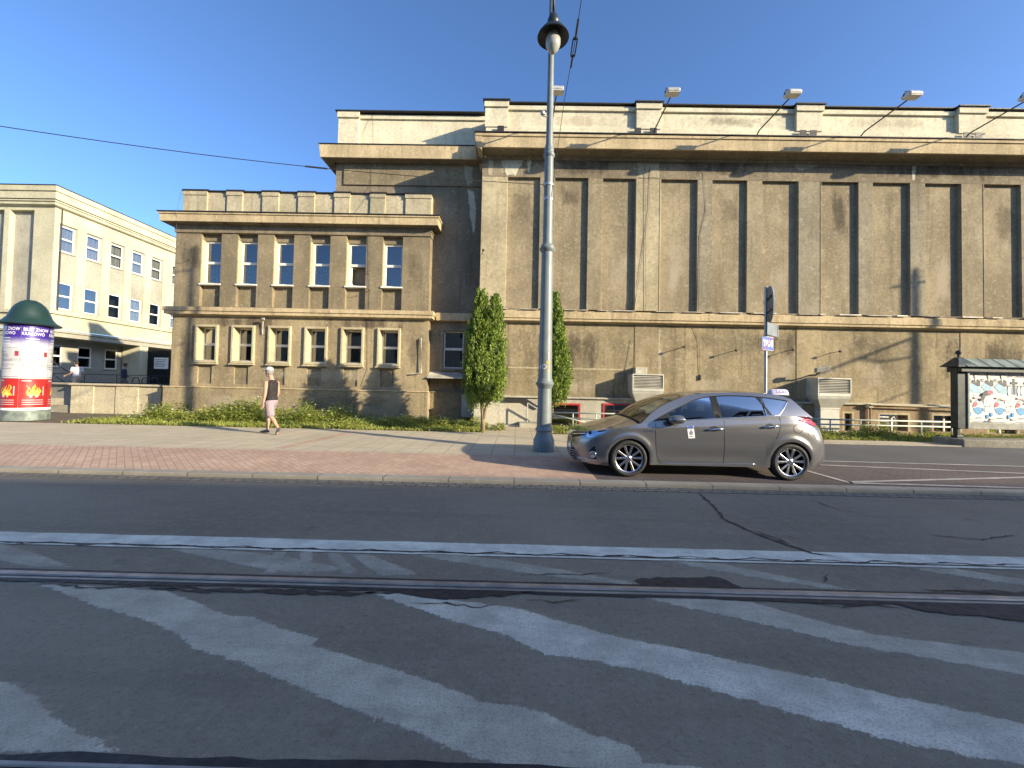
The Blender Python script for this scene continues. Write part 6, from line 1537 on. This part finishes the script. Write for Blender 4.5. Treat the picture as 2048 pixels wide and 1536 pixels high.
# headlight, fog lamp, grille, number plate, bumper chin
hl = patch('headlight', [c4(*p) for p in ((425,400),(470,350),(520,330),(650,308),(780,300),(885,296),(862,328),(800,365),(720,392),(640,425),(560,452),(490,462),(440,440))], M['headl'], off=.004)
patch('lamp_bezel', [c4(*p) for p in ((480,345),(540,330),(545,392),(500,400))], M['blackplastic'], hl, .008, 2)
patch('lamp_bezel', [c4(*p) for p in ((660,330),(860,305),(840,325),(700,352))], M['blackplastic'], hl, .008, 2)
patch('projector', [c4(480+34*math.cos(a*PI/8), 420+30*math.sin(a*PI/8)) for a in range(16)], M['chrome'], hl, .010, 1)
patch('grille', [c4(*p) for p in ((170,330),(440,350),(425,400),(330,420),(240,440),(140,455),(150,400))], M['blackplastic'], off=.004)
patch('grille_bar', [c4(*p) for p in ((165,375),(430,372),(428,390),(300,392),(165,395))], M['chrome'], off=.010, cuts=2)
patch('lower_grille', [c4(*p) for p in ((130,650),(190,660),(215,760),(245,880),(235,920),(150,880),(120,760))], M['blackplastic'], off=.005)
for k in range(4): patch('grille_slat', [c4(135+k*6, 690+48*k), c4(222+k*6, 722+48*k), c4(222+k*6, 734+48*k), c4(135+k*6, 702+48*k)], M['galv'], off=.009, cuts=1)
patch('number_plate', [c4(*p) for p in ((72,560),(135,575),(140,655),(75,640))], M['signwhite'], off=.012, cuts=2)
fg = patch('fog_recess', [c4(*p) for p in ((500,740),(560,660),(610,640),(625,730),(635,860),(640,905),(560,890),(500,850))], M['blackplastic'], off=.004)
ringp = [c4(572+58*math.cos(a*PI/12), 805+58*math.sin(a*PI/12)) for a in range(25)]
seam(ringp, .009, 'fog_ring', M['chrome'], .008, fg)
patch('fog_lens', [c4(572+40*math.cos(a*PI/8), 808+40*math.sin(a*PI/8)) for a in range(16)], M['headl'], fg, .007, 1)
patch('chin_blade', [c4(*p) for p in ((240,845),(480,880),(660,912),(640,945),(560,960),(400,952),(240,930))], plain('pale_chin_paint', (.33, .33, .36), .3, .5), off=.005)
# badge on the wing, tail lamp, fuel flap, sticker
patch('wing_badge', S5((645,412),(712,413),(714,418),(706,421),(645,419)), M['chrome'], off=.005, cuts=2)
tl = patch('tail_lamp', [c6(*p) for p in ((815,552),(860,530),(925,512),(985,525),(1030,550),(1040,590),(1050,650),(1010,640),(950,612),(880,592),(835,572))], M['tail'], off=.012)
patch('lamp_rib', [c6(*p) for p in ((830,560),(930,552),(1030,560),(1030,568),(930,562),(840,568))], plain('clear_lens', (.7, .3, .32), .2), tl, .016, 2)
seam([c6(812+64*math.cos(a*PI/14), 682+62*math.sin(a*PI/14)) for a in range(29)], .0035, 'fuel_flap', M['blackplastic'], .0)
seam([c6(*p) for p in ((925,640),(935,700),(960,770))], .003)
st = patch('door_sticker', S5((935,385),(980,381),(990,465),(945,467)), M['signwhite'], door['front'], .003, 2)
patch('sticker_header', S5((938,385),(976,382),(978,395),(940,398)), M['signblue'], st, .005, 1)
patch('sticker_crest', [c5(963+13*math.cos(a*PI/5), 428+(17 if a < 6 else 14)*math.sin(a*PI/5)) for a in range(10)], M['ink'], st, .005, 1)
patch('sticker_crest', S5((955,412),(958,404),(963,409),(968,403),(972,411)), M['ink'], st, .005, 1)
patch('sticker_line', S5((950,452),(978,450),(978,455),(950,457)), M['ink'], st, .005, 1)
# handles
for k, (cx, cy) in (('front', (1130, 402)), ('rear', (1508, 386))):
    patch('handle_recess', [c5(cx-10+32*math.cos(a*PI/8), cy+19*math.sin(a*PI/8)) for a in range(16)], M['blackplastic'], door[k], .002, 1)
    a, b = on_body(*c5(cx-47, cy+4), .03), on_body(*c5(cx+47, cy-1), .03)
    MB().tube([a-(b-a)*.02+Vector((0, .03, 0)), a, a.lerp(b, .3), a.lerp(b, .7), b, b+Vector((0, .035, 0))], [.012, .016, .015, .015, .016, .012], 8).build('handle', M['chrome'], door[k], smooth=True)
# mirrors
for s in (-1, 1):
    c = C_(.72, s*.955, .955)
    mb = MB(); R_ = []
    for x, k in ((-.125, .25), (-.11, .62), (-.06, .92), (.0, 1.), (.07, .98), (.10, .9), (.105, .8)):
        R_.append([c+Vector((x+.05*0, .105*k*math.cos(2*PI*i/16)*(1.05), .068*k*math.sin(2*PI*i/16)+.012*x)) for i in range(16)])
    mb.loft(R_); o = mb.build('mirror', M['paint'], taxi, smooth=40)
    MB().loft([[c+Vector((.106, .085*math.cos(2*PI*i/16), .052*math.sin(2*PI*i/16))) for i in range(16)], [c+Vector((.109, .08*math.cos(2*PI*i/16), .048*math.sin(2*PI*i/16))) for i in range(16)]]).build('mirror_glass', M['chrome'], o)
    MB().tube([C_(.62, s*.83, .925), C_(.67, s*.90, .925)], [.035, .03], 8).build('mirror_stalk', M['blackplastic'], o, smooth=True)
# wheels
def wheel(x, s):
    y = s*.865; w = MB(); c = C_(x, 0, .300); yy = lambda d: s*(.87-d)
    r = empty('wheel', (0, 0, 0)); r.parent = taxi; r.location = C_(x, y, .30)-Vector(taxi.location)
    T = [(.228, .018), (.236, .004), (.255, -.004), (.280, .0), (.294, .016), (.300, .04), (.300, .17), (.292, .195), (.24, .205), (.228, .19)]
    MB().lathe([(a, yy(d)) for a, d in T], (c.x, CY0, c.z), 56, axis='Y', cap=False).build('tyre', M['rubber'], r, smooth=40)
    MB().lathe([(.229, yy(.012)), (.222, yy(.004)), (.210, yy(.012)), (.205, yy(.05)), (.20, yy(.16))], (c.x, CY0, c.z), 56, axis='Y', cap=False).build('rim', M['alloy'], r, smooth=40)
    MB().lathe([(.207, yy(.085)), (.02, yy(.085)), (.01, yy(.085))], (c.x, CY0, c.z), 40, axis='Y').build('brake_disc', M['blackplastic'], r, smooth=40)
    sp = MB()
    for k in range(5):
        for e in (-1, 1):
            a = 2*PI*k/5+.35; b0 = a+e*.20; b1 = a+e*.30
            P = lambda ang, rad, d, wd: (c.x+rad*math.cos(ang)-wd*math.sin(ang), CY0+yy(d), c.z+rad*math.sin(ang)+wd*math.cos(ang))
            f = [P(b0, .04, .025, -.014), P(b0, .04, .025, .014), P(b1, .212, .012, .019), P(b1, .212, .012, -.019)]
            g_ = [P(b0, .04, .06, -.018), P(b0, .04, .06, .018), P(b1, .212, .055, .024), P(b1, .212, .055, -.024)]
            sp.loft([f, g_])
    sp.build('spokes', M['alloy'], r, bevel=.004)
    MB().lathe([(.002, yy(.016)), (.028, yy(.016)), (.033, yy(.022)), (.058, yy(.028)), (.062, yy(.06))], (c.x, CY0, c.z), 28, axis='Y').build('hub', M['alloy'], r, smooth=40)
for s in (-1, 1):
    wheel(0, s); wheel(2.613, s)
# dark wheel wells, floor, dashboard, seats
mb = MB(); mb.box(*[v for p in ((CX0-.5, CX0+3.0), (CY0-.74, CY0+.74), (CZ0+.19, CZ0+.30)) for v in p])
mb.box(CX0+.36, CX0+2.25, CY0-.78, CY0+.78, CZ0+.30, CZ0+.62)
for xa, xb, w_ in ((-.72, -.36, .5), (2.97, 3.2, .5)): mb.box(CX0+xa, CX0+xb, CY0-w_, CY0+w_, CZ0+.22, CZ0+.62)
mb.box(CX0-.36, CX0+.36, CY0-.55, CY0+.55, CZ0+.30, CZ0+.70); mb.box(CX0+2.25, CX0+2.97, CY0-.60, CY0+.60, CZ0+.30, CZ0+.80)
for xc in (0, 2.613):
    for s in (-1, 1):
        ring = [[(CX0+xc+.37*math.cos(PI*i/12), CY0+s*y, CZ0+.29+.37*math.sin(PI*i/12)) for i in range(13)] for y in (.56, .80)]
        mb.grid(ring)
mb.build('underbody', M['blackplastic'], taxi)
mb = MB().prism([C_(.18, -.72, .80), C_(.62, -.72, .90), C_(.78, -.72, .86), C_(.80, -.72, .55), C_(.2, -.72, .55)], (0, 1.44, 0)); mb.build('dashboard', M['seat'], taxi, bevel=.02)
def seat(x, y, w, name='seat'):
    mb = MB().prism([C_(x, y-w/2, .52), C_(x+.50, y-w/2, .48), C_(x+.62, y-w/2, .70), C_(x+.74, y-w/2, 1.06), C_(x+.62, y-w/2, 1.07), C_(x+.46, y-w/2, .66), C_(x, y-w/2, .66)], (0, w, 0))
    o = mb.build(name, M['seat'], taxi, bevel=.03)
    for q in ((0,) if w < .7 else (-.36, .36)): MB().box(CX0+x+.64, CX0+x+.74, CY0+y+q-.12, CY0+y+q+.12, CZ0+1.07, CZ0+1.26).build('headrest', M['seat'], o, bevel=.03)
seat(.85, -.36, .5); seat(.85, .36, .5); seat(1.75, 0, 1.2, 'rear_seat')
MB().lathe([(.165, -.014), (.18, 0), (.165, .014), (.15, 0), (.165, -.014)], tuple(C_(.86, -.36, .86)), 28, axis='X', cap=False).build('steering_wheel', M['blackplastic'], taxi, smooth=True)
# roof sign
bx, by = 2.76, -.30
zr = 1.345
h = BV.ray_cast(C_(bx, by, 2), Vector((0, 0, -1))); zr = (h[0].z-CZ0) if h[0] is not None else zr
rs = empty('roof_sign', (0, 0, 0)); rs.parent = taxi; rs.location = C_(bx, by, zr)-Vector(taxi.location)
M['signlilac'] = plain('taxi_sign_plastic', (.66, .62, .72), .3, vary=.05)
sec = lambda x, k: [(CX0+bx+x, CY0+by+u*k, CZ0+zr+.02+v*k) for u, v in ((-.085, 0), (-.082, .025), (-.055, .085), (-.02, .10), (.02, .10), (.055, .085), (.082, .025), (.085, 0))]
MB().loft([sec(-.155, .55), sec(-.145, .85), sec(-.12, .98), sec(0, 1.0), sec(.12, .98), sec(.145, .85), sec(.155, .55)]).build('lamp_housing', M['signlilac'], rs, smooth=40)
MB().box(CX0+bx-.15, CX0+bx+.15, CY0+by-.08, CY0+by+.08, CZ0+zr-.02, CZ0+zr+.022).build('magnet_base', M['blackplastic'], rs, bevel=.008)
mb = MB()
for p in text_polys('TAXI', .085): mb.poly([(CX0+bx+u, CY0+by-.0845+.0285*(v+.002)/.058*1.0-.003, CZ0+zr+.045+v*.9) for u, v in p])
mb.build('lettering', plain('violet_lettering', (.16, .13, .36), .4), rs, normals=False)

# ================================================================== buildings across the street (behind the viewer; they shade the road)
ac = empty('opposite_building', (40, -24, 0), 'long pale tenement row across the street behind the viewer, shading the road', 'building')
m_ = stucco('opposite_render', (.42, .36, .27), (.36, .31, .23))
def opp(x0, x1, y0, y1, h, holes_n):
    mb = MB().prism([(x0, y0, 0), (x1, y1, 0), (x1, y1-12, 0), (x0, y0-12, 0)], (0, 0, h)); mb.build('wall', m_, ac)
    w = MB(); n = int((x1-x0)/3)
    for k in range(n):
        for f in range(4):
            t = (k+.35)/n; t2 = (k+.72)/n; z = 1.2+f*3.5
            w.poly([(x0+(x1-x0)*t, y0+(y1-y0)*t+.02, z), (x0+(x1-x0)*t2, y0+(y1-y0)*t2+.02, z), (x0+(x1-x0)*t2, y0+(y1-y0)*t2+.02, z+1.9), (x0+(x1-x0)*t, y0+(y1-y0)*t+.02, z+1.9)])
    o = w.build('windows', M['room'], ac)
opp(-90, 24, -22.6, -22.6, 10.5, 4); opp(24, 120, -22.3, -18.4, 18.7, 5)
